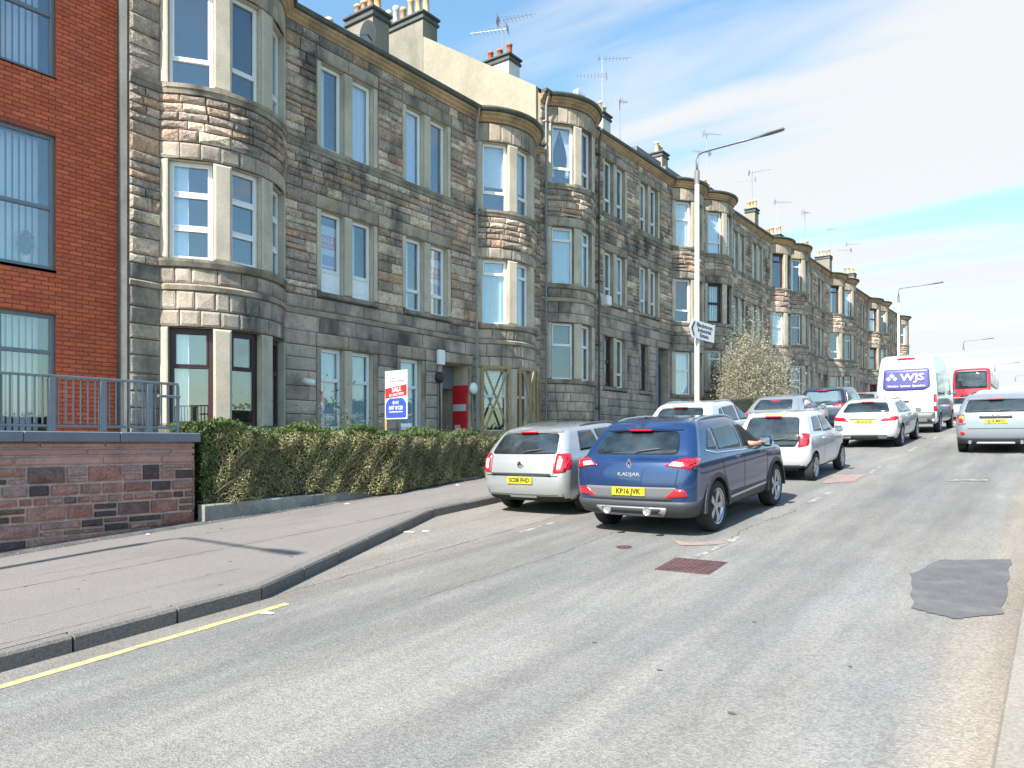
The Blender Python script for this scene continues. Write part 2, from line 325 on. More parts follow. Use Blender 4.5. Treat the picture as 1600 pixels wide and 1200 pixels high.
def bend(y): return .0006*max(0, y-70)**2 if y < 250 else .0006*180**2+.216*(y-250)
KX, LX, KR = -6.65, -8.72, -.28
def kerbx(y):
    if y < 4.74: return KX
    if y < 9.6: t = (y-4.74)/4.86; return KX+(LX-KX)*t
    return LX
def pave(x, y):      # footway level on the left
    return gz(y)+.145+.03*(kerbx(y)+bend(y)-x)
ys = [-60+2*i for i in range(30)]+[i*.5 for i in range(0, 61)]+[32+2*i for i in range(60)]+[160, 180, 200, 240, 300, 400]
def strip(name, xs, zf, m, kind='structure', ylist=ys, parent=None):
    V = []; F = []; n = len(xs(0))
    for y in ylist: V += [(x, y, zf(x, y)) for x in xs(y)]
    for i in range(len(ylist)-1):
        for k in range(n-1): F.append((i*n+k, i*n+k+1, (i+1)*n+k+1, (i+1)*n+k))
    return link(name, mesh(name, V, F, m, True), parent, kind=kind)
strip('road', lambda y: [-9.2+bend(y), -6, -3, KR+.15+bend(y)] if y < 70 else [-9.2+bend(y), -6+bend(y), -3+bend(y), KR+.15+bend(y)], lambda x, y: gz(y), 'asphalt')
yf = sorted(set(ys+[4.74, 9.6]))
strip('pavement', lambda y: [-14.6+bend(y), -13+bend(y), -11.05+bend(y), -10+bend(y), kerbx(y)-.125+bend(y)], lambda x, y: pave(x, y) if x > -12.9+bend(y) else pave(-12.9+bend(y), y), 'asphalt_pave', ylist=yf)
strip('pavement', lambda y: [KR+.13+bend(y), 1.0+bend(y), 2.2+bend(y)], lambda x, y: gz(y)+.135, 'asphalt_pave')
# kerb stones, each one built
def kerb(pts, side, parent, far=45):
    d = 0
    L_ = [pts[0]]
    for (a, b) in zip(pts[:-1], pts[1:]):
        n = max(1, round((Vector(b)-Vector(a)).length/.915)); L_ += [tuple(Vector(a).lerp(Vector(b), (i+1)/n)) for i in range(n)]
    return L_
kr = thing('kerb', 'grey stone kerb edging the left pavement beside the parking bay', 'kerb', (0, 0, 0)); kr['kind'] = 'structure'
kr2 = thing('kerb', 'pale kerb along the near right pavement in the bottom corner', 'kerb', (0, 0, 0)); kr2['kind'] = 'structure'
def kerb_stone(a, b, side, parent, w=.14, jz=0):
    a = Vector(a); b = Vector(b); g = .011; t = (b-a).normalized(); a = a+t*g; b = b-t*g; n = Vector((t.y, -t.x))*side
    V = []
    for p in (a, b):
        z = gz(p.y)+jz
        for off, h in ((0, -.1), (0, .122), (-.018, .146), (-w, .150), (-w, -.1)):
            q = p+n*off; V.append((q.x, q.y, z+h))
    F = [(i, i+1, i+6, i+5) for i in range(4)]+[(4, 3, 2, 1, 0), (5, 6, 7, 8, 9)]
    if side > 0: F = [f[::-1] for f in F]
    return V, F
pl = kerb([(KX, -8.06), (KX, 4.74), (LX, 9.6), (LX, 60)], 1, kr)
far = MB()
for a, b in zip(pl[:-1], pl[1:]):
    V, F = kerb_stone(a, b, 1, kr, jz=rnd.uniform(-.006, .006))
    if a[1] < 26: link('kerb_stone', mesh('kerb_stone', V, F, 'kerb_stone'), kr)
    else: far.add(V, F)
for i in range(60, 200, 2):
    V, F = kerb_stone((LX+bend(i), i), (LX+bend(i+2), i+2), 1, kr); far.add(V, F)
far.obj('far_kerb_stones', 'kerb_stone', kr, kind='stuff')
pl = kerb([(KR, -6), (KR, 60)], -1, kr2); far = MB()
for a, b in zip(pl[:-1], pl[1:]):
    V, F = kerb_stone(a, b, -1, kr2)
    if a[1] < 12: link('kerb_stone', mesh('kerb_stone', V, F, 'kerb_pale'), kr2)
    else: far.add(V, F)
for i in range(60, 200, 2):
    V, F = kerb_stone((KR+bend(i), i), (KR+bend(i+2), i+2), -1, kr2); far.add(V, F)
far.obj('far_kerb_stones', 'kerb_stone', kr2, kind='stuff')
# wide ground to the horizon
V = []; F = []; xs_ = [-2500, -800, -200, -60, -26, -14.4]; xr = [2.2, 8, 20, 60, 200, 800, 2500]; yy = [-2500, -800, -200, -60, -30, 0, 10, 20, 25, 32, 40, 52, 65, 90, 130, 200, 400, 900, 2500]
def gside(x, y): return gz(y)+(.25 if x < 0 else .12)-(.002*min(abs(x), 600) if abs(x) > 60 else 0)
for nm, xx in (('ground', xs_), ('grass_verge', xr)):
    V = [(x+(bend(y) if -60 < x < 60 and y < 450 else 0), y, gside(x, y)) for y in yy for x in xx]; n = len(xx)
    F = [(i*n+k, i*n+k+1, (i+1)*n+k+1, (i+1)*n+k) for i in range(len(yy)-1) for k in range(n-1)]
    link(nm, mesh(nm, V, F, 'grass'), kind='structure')
strip('garden_soil', lambda y: [-14.5, -12.5, -11.05], lambda x, y: pave(-11.05, y)+.10+.02*math.sin(y*3+x), 'garden_earth', ylist=[6.7+.5*i for i in range(90)])

# flush sheets on the road
def rpoly(pts, r=.04, n=4):
    out = []; m = len(pts)
    for i in range(m):
        p = Vector(pts[i]); a = Vector(pts[i-1])-p; b = Vector(pts[(i+1) % m])-p
        rr = min(r, a.length*.45, b.length*.45); a.normalize(); b.normalize(); A = p+a*rr; B = p+b*rr
        for k in range(n+1):
            t = k/n; q = A*(1-t)**2+p*2*t*(1-t)+B*t*t; out.append((q.x, q.y))
    return out
def cdt(poly, step):
    P = [Vector(p) for p in poly]; n = len(P); x0 = min(p.x for p in P); x1 = max(p.x for p in P); y0 = min(p.y for p in P); y1 = max(p.y for p in P)
    pts = list(P)
    nx = int((x1-x0)/step); ny = int((y1-y0)/step)
    for i in range(1, nx+1):
        for j in range(1, ny+1):
            q = Vector((x0+(x1-x0)*i/(nx+1)+.0013*j, y0+(y1-y0)*j/(ny+1)+.0011*i)); pts.append(q)
    r = delaunay_2d_cdt(pts, [(i, (i+1) % n) for i in range(n)], [], 1, 1e-5)
    return r[0], r[2], n
def sheet(name, poly, m, dz=.004, base=gz, step=.7, parent=None, kind=None, label=None):
    v, f, n = cdt(poly, step); V = [(p.x, p.y, base(p.y)+dz) for p in v]
    me = mesh(name, V, f, m, True)
    if me.polygons and me.polygons[0].normal.z < 0: me.flip_normals()
    return link(name, me, parent, kind=kind, label=label)
# yellow line
def ragged_strip(name, x, y0, y1, w, m, dz=.004, amp=.006, step=.15, **k):
    n = int((y1-y0)/step); L_ = [(x-w/2+rnd.uniform(-amp, amp), y0+(y1-y0)*i/n) for i in range(n+1)]; R_ = [(x+w/2+rnd.uniform(-amp, amp), y0+(y1-y0)*i/n) for i in range(n, -1, -1)]
    return sheet(name, R_[::-1]+L_[::-1], m, dz, step=9, **k)
o = ragged_strip('yellow_line', -6.28, -6, 4.78, .10, 'paint_yellow', kind='structure')
# lane dashes between the queue and the parking bay, and down the middle
for i in range(9):
    y0 = 9.0+i*3.2; ragged_strip('lane_marking', -6.45, y0, y0+1.0, .07, 'paint_worn', .004, .012, kind='structure')
for i in range(9):
    y0 = 8.2+i*5.0; ragged_strip('lane_marking', -3.50, y0, y0+1.7, .09, 'paint_worn', .004, .015, kind='structure')
# ------------------------------------------------------------------ tenement fronts
XF = -14.2; PH = R(54.6); RB = 1.78; PROJ = RB*(1-math.cos(PH)); ARC = 2*RB*PH; HALF = RB*math.sin(PH)
class Path:
    def __init__(s, y0, y1, bays):
        s.seg = []; y = y0; L = 0
        for c in bays:
            if c-HALF > y+.01: s.seg.append((L, L+c-HALF-y, 'l', y)); L += c-HALF-y
            s.seg.append((L, L+ARC, 'a', c)); L += ARC; y = c+HALF
        if y1 > y: s.seg.append((L, L+y1-y, 'l', y)); L += y1-y
        s.L = L; s.brk = [a for a, b, _, _ in s.seg]+[L]
    def at(s, t, d=0):
        for a, b, k, v in s.seg:
            if t <= b+1e-6 or (a, b, k, v) == s.seg[-1]:
                if k == 'l':
                    y = v+(t-a); bx = bend(y); return (XF+d+bx, y, 1.0, 0.0)
                ph = -PH+(t-a)/RB; return (XF+PROJ-RB+(RB+d)*math.cos(ph)+bend(v), v+(RB+d)*math.sin(ph), math.cos(ph), math.sin(ph))
    def s_of(s, y):
        for a, b, k, v in s.seg:
            if k == 'l' and v-1e-6 <= y <= v+(b-a)+1e-6: return a+y-v
    def arc0(s, c):
        for a, b, k, v in s.seg:
            if k == 'a' and abs(v-c) < 1e-6: return a
    def cuts(s, s0, s1, step=R(6)*RB):
        o = [s0, s1]+[b for b in s.brk if s0 < b < s1]
        for a, b, k, v in s.seg:
            if k == 'a':
                n = max(1, round((b-a)/step)); o += [a+(b-a)*i/n for i in range(n+1) if s0 < a+(b-a)*i/n < s1]
        o = sorted(o); r = [o[0]]
        for q in o[1:]:
            if q-r[-1] > 1e-4: r.append(q)
        return r
WIN_CACHE = {}
def win_meshes(w, h, style, fm, cur, var):
    """frame, panes, curtain in a local frame: x along the wall, y inward, z up"""
    key = (round(w, 2), round(h, 2), style, fm, cur, var)
    if key in WIN_CACHE: return WIN_CACHE[key]
    f = .055 if fm != 'frame_maroon' else .085; y0, y1 = .13, .20; t = .05; b = MB()
    b.cbox(0, f, y0, y1, 0, h, .006); b.cbox(w-f, w, y0, y1, 0, h, .006); b.cbox(f, w-f, y0, y1, 0, f, .006); b.cbox(f, w-f, y0, y1, h-f, h, .006)
    tr = {'plain': [], 'low': [.27], 'high': [.77], 'mid': [.55], 'three': [.33, .67], 'panel': [.27], 'sash': [.5], 'sixty': [.60]}[style]
    z = [0]+[q*h for q in tr]+[h]; panes = []
    for q in tr: b.cbox(f, w-f, y0-.004, y1, q*h-t/2, q*h+t/2, .006)
    for i in range(len(z)-1):
        a0 = z[i]+(f if i == 0 else t/2); a1 = z[i+1]-(f if i == len(z)-2 else t/2)
        if style == 'panel' and i == 0:
            b.box(f, w-f, y0+.02, y1-.02, a0, a1); b.box(f+.06, w-f-.06, y0+.012, y0+.03, a0+.08, a1-.08); continue
        if i == len(z)-2 or style in ('sash', 'three'):   # opening light: an inner frame of its own
            g = .032
            for (p, q, r_, s_) in ((f, f+g, a0, a1), (w-f-g, w-f, a0, a1), (f+g, w-f-g, a0, a0+g), (f+g, w-f-g, a1-g, a1)): b.box(p, q, y0-.012, y1-.03, r_, s_)
        p = MB().box(f-.005, w-f+.005, y0+.035, y0+.055, a0-.005, a1+.005)
        panes.append(mesh('pane', p.V, p.F, 'window_glass_soft' if var % 3 == 0 else 'window_glass'))
    fr = mesh('window', b.V, b.F, fm)
    cm = None
    def cloth(x0, x1, z0, z1, amp, m, n=None):
        n = n or max(6, int((x1-x0)/.022)); V = []; g = random.Random(var)
        ph = g.random()*6
        for zz in (z0, (z0+z1)/2, z1):
            for i in range(n+1):
                x = x0+(x1-x0)*i/n; V.append((x, .235+amp*math.sin(x*62+ph+zz*.4)+amp*.6*math.sin(x*23+ph), zz))
        F = [(r_*(n+1)+i, r_*(n+1)+i+1, (r_+1)*(n+1)+i+1, (r_+1)*(n+1)+i) for r_ in range(2) for i in range(n)]
        return V, F, m
    parts = []
    if cur == 'net': parts.append(cloth(f, w-f, .03, h-.03, .012, 'curtain_net'))
    elif cur == 'teal': parts.append(cloth(f, w-f, .03, h-.03, .02, 'curtain_teal'))
    elif cur == 'drape': parts.append(cloth(f, f+(w-2*f)*.42, .03, h-.03, .014, 'curtain_net'))
    elif cur == 'cross':
        V = []; F = []
        for sgn in (0, 1):
            k = len(V)
            for i in range(9):
                t_ = i/8; zz = h*.96-(h*.80)*t_; wid = (w-2*f)*(.5-.42*math.sin(min(1, t_*1.35)*math.pi/2)+.35*max(0, t_-.6))
                xa = f if sgn == 0 else w-f; xb = xa+(wid if sgn == 0 else -wid)
                V += [(xa, .30, zz), ((xa+xb)/2, .31, zz), (xb, .295, zz)]
            for i in range(8):
                for c in range(2): F.append((k+i*3+c, k+i*3+c+1, k+(i+1)*3+c+1, k+(i+1)*3+c))
        parts.append((V, F, 'curtain_net'))
    elif cur == 'blind':
        b2 = MB()
        for i in range(int(h*.62/.045)): b2.box(f, w-f, .27, .295, h-.05-i*.045, h-.05-i*.045+.036)
        parts.append((b2.V, b2.F, 'curtain_net'))
    elif cur == 'vert':
        b2 = MB(); n = max(3, int((w-2*f)/.1))
        for i in range(n): x = f+(w-2*f)*i/n; b2.add([(x, .27, .05), (x+.085, .31, .05), (x+.085, .31, h-.05), (x, .27, h-.05)], [(0, 1, 2, 3)])
        parts.append((b2.V, b2.F, 'curtain_net'))
    for V, F, m in parts: cm = mesh('curtain', V, F, m, cur != 'vert' and cur != 'blind')
    # dark room behind
    rb = MB().box(-.02, w+.02, .55, .58, -.02, h+.02)
    WIN_CACHE[key] = (fr, panes, cm, mesh('room_shade', rb.V, rb.F, 'room')); return WIN_CACHE[key]
def block(P, s0, s1, z0, z1, d, rough, g, back=-.012, jit=1.0):
    """one dressed or rock-faced stone on the wall path"""
    i1 = .012; i2 = min(.05, .22*min(s1-s0, z1-z0)); V = []
    def p(t, dd, z): q = P.at(t, dd); return (q[0], q[1], z)
    e = .006
    def j(a): return g.uniform(-a, a)*jit
    V += [p(s0+e, back, z0+e), p(s1-e, back, z0+e), p(s1-e, back, z1-e), p(s0+e, back, z1-e)]
    dd = [d*.55+j(rough*.4) for _ in range(4)]
    V += [p(s0+e+abs(j(.006)), dd[0], z0+e+abs(j(.006))), p(s1-e-abs(j(.006)), dd[1], z0+e+abs(j(.006))), p(s1-e-abs(j(.006)), dd[2], z1-e-abs(j(.006))), p(s0+e+abs(j(.006)), dd[3], z1-e-abs(j(.006)))]
    V += [p(s0+i2+j(.01), d+j(rough), z0+i2+j(.01)), p(s1-i2+j(.01), d+j(rough), z0+i2+j(.01)), p(s1-i2+j(.01), d+j(rough), z1-i2+j(.01)), p(s0+i2+j(.01), d+j(rough), z1-i2+j(.01))]
    F = []
    for k in (0, 4):
        for i in range(4): F.append((k+i, k+(i+1) % 4, k+4+(i+1) % 4, k+4+i))
    if rough > .008:
        ms = (s0+s1)/2+j(.06); V.append(p(ms, d+rough*.8+j(rough*.6), (z0+z1)/2+j(.03)))
        F += [(8, 9, 12), (9, 10, 12), (10, 11, 12), (11, 8, 12)]
    else: F.append((8, 9, 10, 11))
    return V, F
def put(name, V, F, m, root, smooth=False, label=None):
    r = Vector(root.location); c = Vector((sum(v[0] for v in V)/len(V), sum(v[1] for v in V)/len(V), sum(v[2] for v in V)/len(V)))
    me = mesh(name, [(v[0]-c.x, v[1]-c.y, v[2]-c.z) for v in V], F, m, smooth)
    return link(name, me, root, c-r, label=label)
def sweep(P, s0, s1, prof, name, m, root, closed=False):
    ss = P.cuts(s0, s1, R(5)*RB); V = []; F = []; n = len(prof)
    for t in ss:
        for d, z in prof: q = P.at(t, d); V.append((q[0], q[1], z))
    for i in range(len(ss)-1):
        for k in range(n-1 if not closed else n): a = i*n+k; b_ = i*n+(k+1) % n; F.append((a, a+n, b_+n, b_))
    F += [tuple(range(n)), tuple((len(ss)-1)*n+k for k in range(n-1, -1, -1))]
    return put(name, V, F, m, root)
SILL = (.35, 3.60, 7.0); TOP = (2.28, 5.55, 9.05)
def tenement(idx, y0, off, label, bays, pairs, gf, styles, singles=300):
    """idx street order; pairs = list of start positions (y) of window pairs; gf = list of ground floor openings (y0,y1,kind)"""
    y1 = y0+13.9 if idx else 20.95
    g = random.Random(100+idx); P = Path(y0, y1, bays); zg = min(pave(-13, y0), pave(-13, y1))-.3-off
    root = thing('tenement_building', label, 'tenement building', (XF, (y0+y1)/2, off))
    Z = off
    def st(key): return styles.get(key, styles['*'])
    ops = []      # s0,s1,z0,z1,key
    for bi, c in enumerate(bays):
        a = P.arc0(c)
        for f in range(3):
            for wi, (p0, p1) in enumerate(((-49, -23), (-11, 11), (23, 49))):
                ops.append((a+RB*(R(p0)+PH), a+RB*(R(p1)+PH), SILL[f], TOP[f], ('bay', bi, f, wi)))
    for pi, y in enumerate(pairs):
        for f in (1, 2):
            for wi, q in enumerate((0, .97)): ops.append((P.s_of(y+q), P.s_of(y+q+.70), SILL[f], TOP[f], ('pair', pi, f, wi)))
    for (ya, yb, kind) in gf:
        ops.append((P.s_of(ya), P.s_of(yb), SILL[0] if kind != 'door' else -.62, TOP[0]+(.02 if kind == 'door' else 0), ('gf', kind, 0, round(ya, 1))))
    # backing wall with openings
    zt = 9.95; zb = zg
    sb = P.cuts(0, P.L); sb = sorted(set([round(q, 5) for q in sb+[o[0] for o in ops]+[o[1] for o in ops]]))
    zbk = sorted(set([zb, zt]+[o[2] for o in ops]+[o[3] for o in ops])); V = []; F = []
    def q4(a, b, c, d): n = len(V); V.extend((a, b, c, d)); F.append((n, n+1, n+2, n+3))
    def p(t, dd, z): q = P.at(t, dd); return (q[0], q[1], z+Z)
    for i in range(len(sb)-1):
        for k in range(len(zbk)-1):
            cs, cz = (sb[i]+sb[i+1])/2, (zbk[k]+zbk[k+1])/2
            if any(o[0] < cs < o[1] and o[2] < cz < o[3] for o in ops): continue
            q4(p(sb[i], 0, zbk[k]), p(sb[i+1], 0, zbk[k]), p(sb[i+1], 0, zbk[k+1]), p(sb[i], 0, zbk[k+1]))
    put('mortar_wall', V, F, 'mortar', root)
    for o in ops:
        V = []; F = []
        D = -.30 if not (o[4][0] == 'gf' and o[4][1] == 'door') else -1.3
        nx, ny = P.at((o[0]+o[1])/2)[2:]
        def pc(t, dd, z): q = P.at(t, 0); return (q[0]+nx*dd, q[1]+ny*dd, z+Z)
        A = [(o[0], o[2]), (o[1], o[2]), (o[1], o[3]), (o[0], o[3])]
        for k in range(4):
            a, b_ = A[k], A[(k+1) % 4]; q4(pc(a[0], .0, a[1]), pc(a[0], D, a[1]), pc(b_[0], D, b_[1]), pc(b_[0], .0, b_[1]))
        put('reveal', V, F, 'dressed_dark' if idx else 'dressed', root)
    # side, back walls and roof
    XB = XF-10.8; xr_ = XF-5.4; zr = 9.95+3.45; b = MB(); bx = bend((y0+y1)/2)
    for y in (y0+.012, y1-.012):
        b.add([(XF+bx, y, zb+Z), (XB+bx, y, zb+Z), (XB+bx, y, 9.9+Z), (xr_+bx, y, zr-.05+Z), (XF+bx, y, 9.9+Z)], [(0, 1, 2, 3, 4)])
    b.add([(XB+bx, y0, zb+Z), (XB+bx, y1, zb+Z), (XB+bx, y1, 9.9+Z), (XB+bx, y0, 9.9+Z)], [(0, 1, 2, 3)])
    put('gable_wall', b.V, b.F, 'render_cream', root)
    b = MB(); b.add([(XF+.12+bx, y0, 9.97+Z), (XF+.12+bx, y1, 9.97+Z), (xr_+bx, y1, zr+Z), (xr_+bx, y0, zr+Z), (XB-.2+bx, y0, 9.85+Z), (XB-.2+bx, y1, 9.85+Z)], [(0, 1, 2, 3), (3, 2, 5, 4)])
    put('roof', b.V, b.F, 'slate', root)
    for c in bays:       # flat lead roof over each bow
        a = P.arc0(c); ss = [a+ARC*i/16 for i in range(17)]; V = [p(t, .22, 10.02) for t in ss]+[(XF-.3+bend(c), c+HALF, 10.2+Z), (XF-.3+bend(c), c-HALF, 10.2+Z)]
        put('bay_roof', V, [tuple(range(len(V)))], 'lead', root)
    # bands, cornice, gutter
    sweep(P, 0, P.L, [(0, 9.62+Z), (.06, 9.63+Z), (.075, 9.68+Z), (.13, 9.72+Z), (.15, 9.78+Z), (.20, 9.82+Z), (.21, 9.87+Z), (0, 9.875+Z)], 'cornice', 'cornice_stone', root)
    sweep(P, 0, P.L, [(.08, 9.885+Z), (.20, 9.88+Z), (.27, 9.90+Z), (.30, 9.95+Z), (.30, 10.0+Z), (.28, 10.0+Z), (.08, 9.98+Z)], 'gutter', 'gutter', root)
    sweep(P, 0, P.L, [(0, 6.80+Z), (.055, 6.81+Z), (.075, 6.90+Z), (.095, 6.91+Z), (.095, 6.99+Z), (.0, 7.0+Z)], 'sill_course', 'sill_stone', root)
    sweep(P, 0, P.L, [(0, 2.98+Z), (.05, 3.0+Z), (.07, 3.08+Z), (.0, 3.13+Z)], 'string_course', 'dressed_dark', root)
    # dressed pieces round the openings
    ex = []
    def stone_part(name, s0, s1, z0, z1, d, m, rough=.003):
        V, F = block(P, s0, s1, z0+Z, z1+Z, d, rough, g); put(name, V, F, m, root); ex.append((s0-.004, s1+.004, z0-.004, z1+.004))
    flat_groups = []
    for pi, y in enumerate(pairs):
        for f in (1, 2): flat_groups.append((P.s_of(y), P.s_of(y+1.67), f, P.s_of(y+.70), P.s_of(y+.97)))
    gfw = sorted([o for o in gf if o[2] != 'door']); i = 0
    while i < len(gfw):
        if i+1 < len(gfw) and gfw[i+1][0]-gfw[i][1] < .4: flat_groups.append((P.s_of(gfw[i][0]), P.s_of(gfw[i+1][1]), 0, P.s_of(gfw[i][1]), P.s_of(gfw[i+1][0]))); i += 2
        else: flat_groups.append((P.s_of(gfw[i][0]), P.s_of(gfw[i][1]), 0, None, None)); i += 1
    for (a, b_, f, m0, m1) in flat_groups:
        z0, z1 = SILL[f], TOP[f]; dm = 'dressed' if f else 'dressed_dark'
        for (u, v) in (((a-.16), (a+b_)/2), ((a+b_)/2, b_+.16)): stone_part('lintel', u, v, z1+.002, z1+.33, .05, 'dressed_dark', .006)
        if f != 2: stone_part('sill', a-.12, b_+.12, z0-.15, z0-.002, .10, 'sill_stone')
        stone_part('jamb', a-.15, a-.002, z0+.004, z1-.004, .035, dm); stone_part('jamb', b_+.002, b_+.15, z0+.004, z1-.004, .035, dm)
        if m0: stone_part('mullion', m0+.002, m1-.002, z0+.004, z1-.004, .035, 'dressed')
    for (ya, yb, k) in gf:
        if k == 'door':
            a, b_ = P.s_of(ya), P.s_of(yb); stone_part('lintel', a-.2, b_+.2, TOP[0]+.025, TOP[0]+.322, .06, 'dressed_dark', .005)
            stone_part('door_pilaster', a-.2, a-.002, -.6, TOP[0]+.018, .05, 'dressed_dark'); stone_part('door_pilaster', b_+.002, b_+.2, -.6, TOP[0]+.018, .05, 'dressed_dark')
            ex.append((a, b_, -1.6, -.6)) if False else None
    for bi, c in enumerate(bays):
        a = P.arc0(c)
        for f in range(3):
            z0, z1 = SILL[f], TOP[f]
            for (p0, p1, nm) in ((-23, -11, 'mullion'), (11, 23, 'mullion')):
                stone_part(nm, a+RB*(R(p0)+PH)+.002, a+RB*(R(p1)+PH)-.002, z0+.004, z1-.004, .03, 'dressed')
            for (p0, p1) in ((-54.6, -49), (49, 54.6)): stone_part('jamb', a+RB*(R(p0)+PH)+.002, a+RB*(R(p1)+PH)-.002, z0+.004, z1-.004, .03, 'dressed')
            if f < 2: V0 = sweep(P, a+.02, a+ARC-.02, [(0, z0-.17+Z), (.07, z0-.15+Z), (.10, z0-.06+Z), (.10, z0-.01+Z), (0, z0-.003+Z)], 'sill', 'sill_stone', root); ex.append((a, a+ARC, z0-.17, z0))
            if f == 2: # smooth frieze above the top windows
                for k in range(9): stone_part('lintel', a+ARC*k/9, a+ARC*(k+1)/9, z1+.004, 9.60, .03, 'dressed_dark', .003)
            else:
                for k in range(9): stone_part('lintel', a+ARC*k/9, a+ARC*(k+1)/9, z1+.004, z1+.325, .034, 'ashlar', .005)
    # stones
    def free(z0, z1):
        iv = [(P.brk[i], P.brk[i+1]) for i in range(len(P.brk)-1)]
        for (a, b_, c, d) in ex+[(o[0], o[1], o[2], o[3]) for o in ops]:
            if d <= z0+.006 or c >= z1-.006: continue
            nv = []
            for (u, v) in iv:
                if b_ <= u or a >= v: nv.append((u, v)); continue
                if a > u: nv.append((u, a))
                if b_ < v: nv.append((b_, v))
            iv = nv
        return [(u, v) for u, v in iv if v-u > .03]
    stones = []
    marks = sorted(set([zb, -.75, .176, .35, 2.28, 2.61, 2.98, 3.13, 3.43, 3.60, 5.55, 5.88, 6.80, 7.0, 9.05, 9.38, 9.62]))
    for i in range(len(marks)-1):
        a, b_ = marks[i], marks[i+1]; H = b_-a
        if (a, b_) in ((6.80, 7.0),) or a >= 9.62 or a == 2.98: continue
        mode = 'ashlar' if b_ <= 2.99 else 'rubble'
        if a == 3.13: mode = 'ashlar'
        rows = []; z = a
        while z < b_-.01:
            h = g.uniform(.30, .36) if mode == 'ashlar' else g.choice((.17, .21, .24, .27, .30, .33)); 
            if b_-(z+h) < .12: h = b_-z
            rows.append((z, min(b_, z+h))); z += h
        for (u, v) in rows:
            for (s0, s1) in free(u, v):
                t = s0
                while t < s1-.02:
                    arc_ = P.at((s0+s1)/2)[3] != 0 or any(k_ == 'a' and a_ <= s0+.01 < b2_-.02 for a_, b2_, k_, _ in P.seg)
                    l = g.uniform(.5, 1.0)*(.5 if arc_ else 1) if mode == 'ashlar' else g.uniform(.8, 2.5)*(v-u)+.12
                    if s1-(t+l) < .16: l = s1-t
                    if mode == 'rubble' and v-u > .25 and g.random() < .30:
                        m_ = (u+v)/2+g.uniform(-.03, .03); stones += [(t, t+l, u, m_, mode), (t, t+l, m_, v, mode)]
                    else: stones.append((t, t+l, u, v, mode))
                    t += l
    ground_vis = pave(-11, (y0+y1)/2)-off
    def score(q):
        x, y, _, _ = P.at((q[0]+q[1])/2); r = -(x)*math.sin(TH)+y*math.cos(TH)
        vis = (q[1]-q[0])*(q[3]-q[2])/r**2
        if q[3]+off < (.35 if y < 15 else .9): vis *= .1
        ph = P.at((q[0]+q[1])/2)[3]
        if ph > .3: vis *= .3
        return -vis
    stones.sort(key=score); rest = {'ashlar': MB(), 'rubble': MB()}
    for k, (s0, s1, z0, z1, mode) in enumerate(stones):
        if mode == 'ashlar': V, F = block(P, s0, s1, z0+Z, z1+Z, .028+g.uniform(0, .012), .006, g)
        else: V, F = block(P, s0, s1, z0+Z, z1+Z, .04+g.uniform(0, .03), .016, g)
        if k < singles: put('stone', V, F, mode, root)
        else: rest[mode].add(V, F)
    for mode, b in rest.items():
        if b.V:
            o = put('small_stones' if mode == 'rubble' else 'ashlar_stones', b.V, b.F, mode, root); o['kind'] = 'stuff'
    # windows
    for o in ops:
        key = o[4]
        if key[0] == 'gf' and key[1] == 'door': continue
        A = P.at(o[0]); B = P.at(o[1]); w = math.hypot(B[0]-A[0], B[1]-A[1]); ang = math.atan2(B[1]-A[1], B[0]-A[0])
        sty, fm, cur = st(key); var = g.randrange(5)
        if cur == '?': cur = g.choice(('net', 'drape', 'none', 'vert', 'net', 'blind'))
        fr, panes, cm, room = win_meshes(w-.01, o[3]-o[2]-.01, sty, fm, cur, var)
        wo = link('window', fr, root, Vector((A[0], A[1], Z+o[2]+.005))-Vector(root.location), (0, 0, ang))
        for pm in panes: link('pane', pm, wo)
        if cm: link('curtain', cm, wo)
        link('room_shade', room, wo)
    return root, P
def chimney(root, x0, x1, ya, yb, z0, z1, m, npots, potm='pot', poth=.75, cap='render_dark', along='x', rows=1):
    b = MB(); b.box(x0, x1, ya, yb, z0, z1-.32); ch = put('chimney', b.V, b.F, m, root)
    def sub(name, b, m, smooth=False):
        o = put(name, b.V, b.F, m, root, smooth); mw = o.location.copy(); o.parent = ch; o.location = mw-ch.location; return o
    b = MB(); b.cbox(x0-.07, x1+.07, ya-.07, yb+.07, z1-.32, z1-.20, .02); b.box(x0-.02, x1+.02, ya-.02, yb+.02, z1-.20, z1-.10); b.cbox(x0-.10, x1+.10, ya-.10, yb+.10, z1-.10, z1, .02); sub('coping', b, cap)
    g = random.Random(int(x0*10)+npots)
    for i in range(npots):
        t = (i+.5)/npots; cx, cy = (x0+(x1-x0)*t, (ya+yb)/2) if along == 'x' else ((x0+x1)/2, ya+(yb-ya)*t)
        h = poth*g.uniform(.8, 1.1); r = .125
        b = MB().lathe([(r*1.15, z1-.02), (r, z1+.06), (r*.88, z1+h*.8), (r*1.08, z1+h*.82), (r*1.08, z1+h*.92), (r*.9, z1+h), (r*.6, z1+h), (r*.6, z1+h*.4)], 12, (cx, cy, 0))
        sub('chimney_pot', b, potm, True)
    return ch
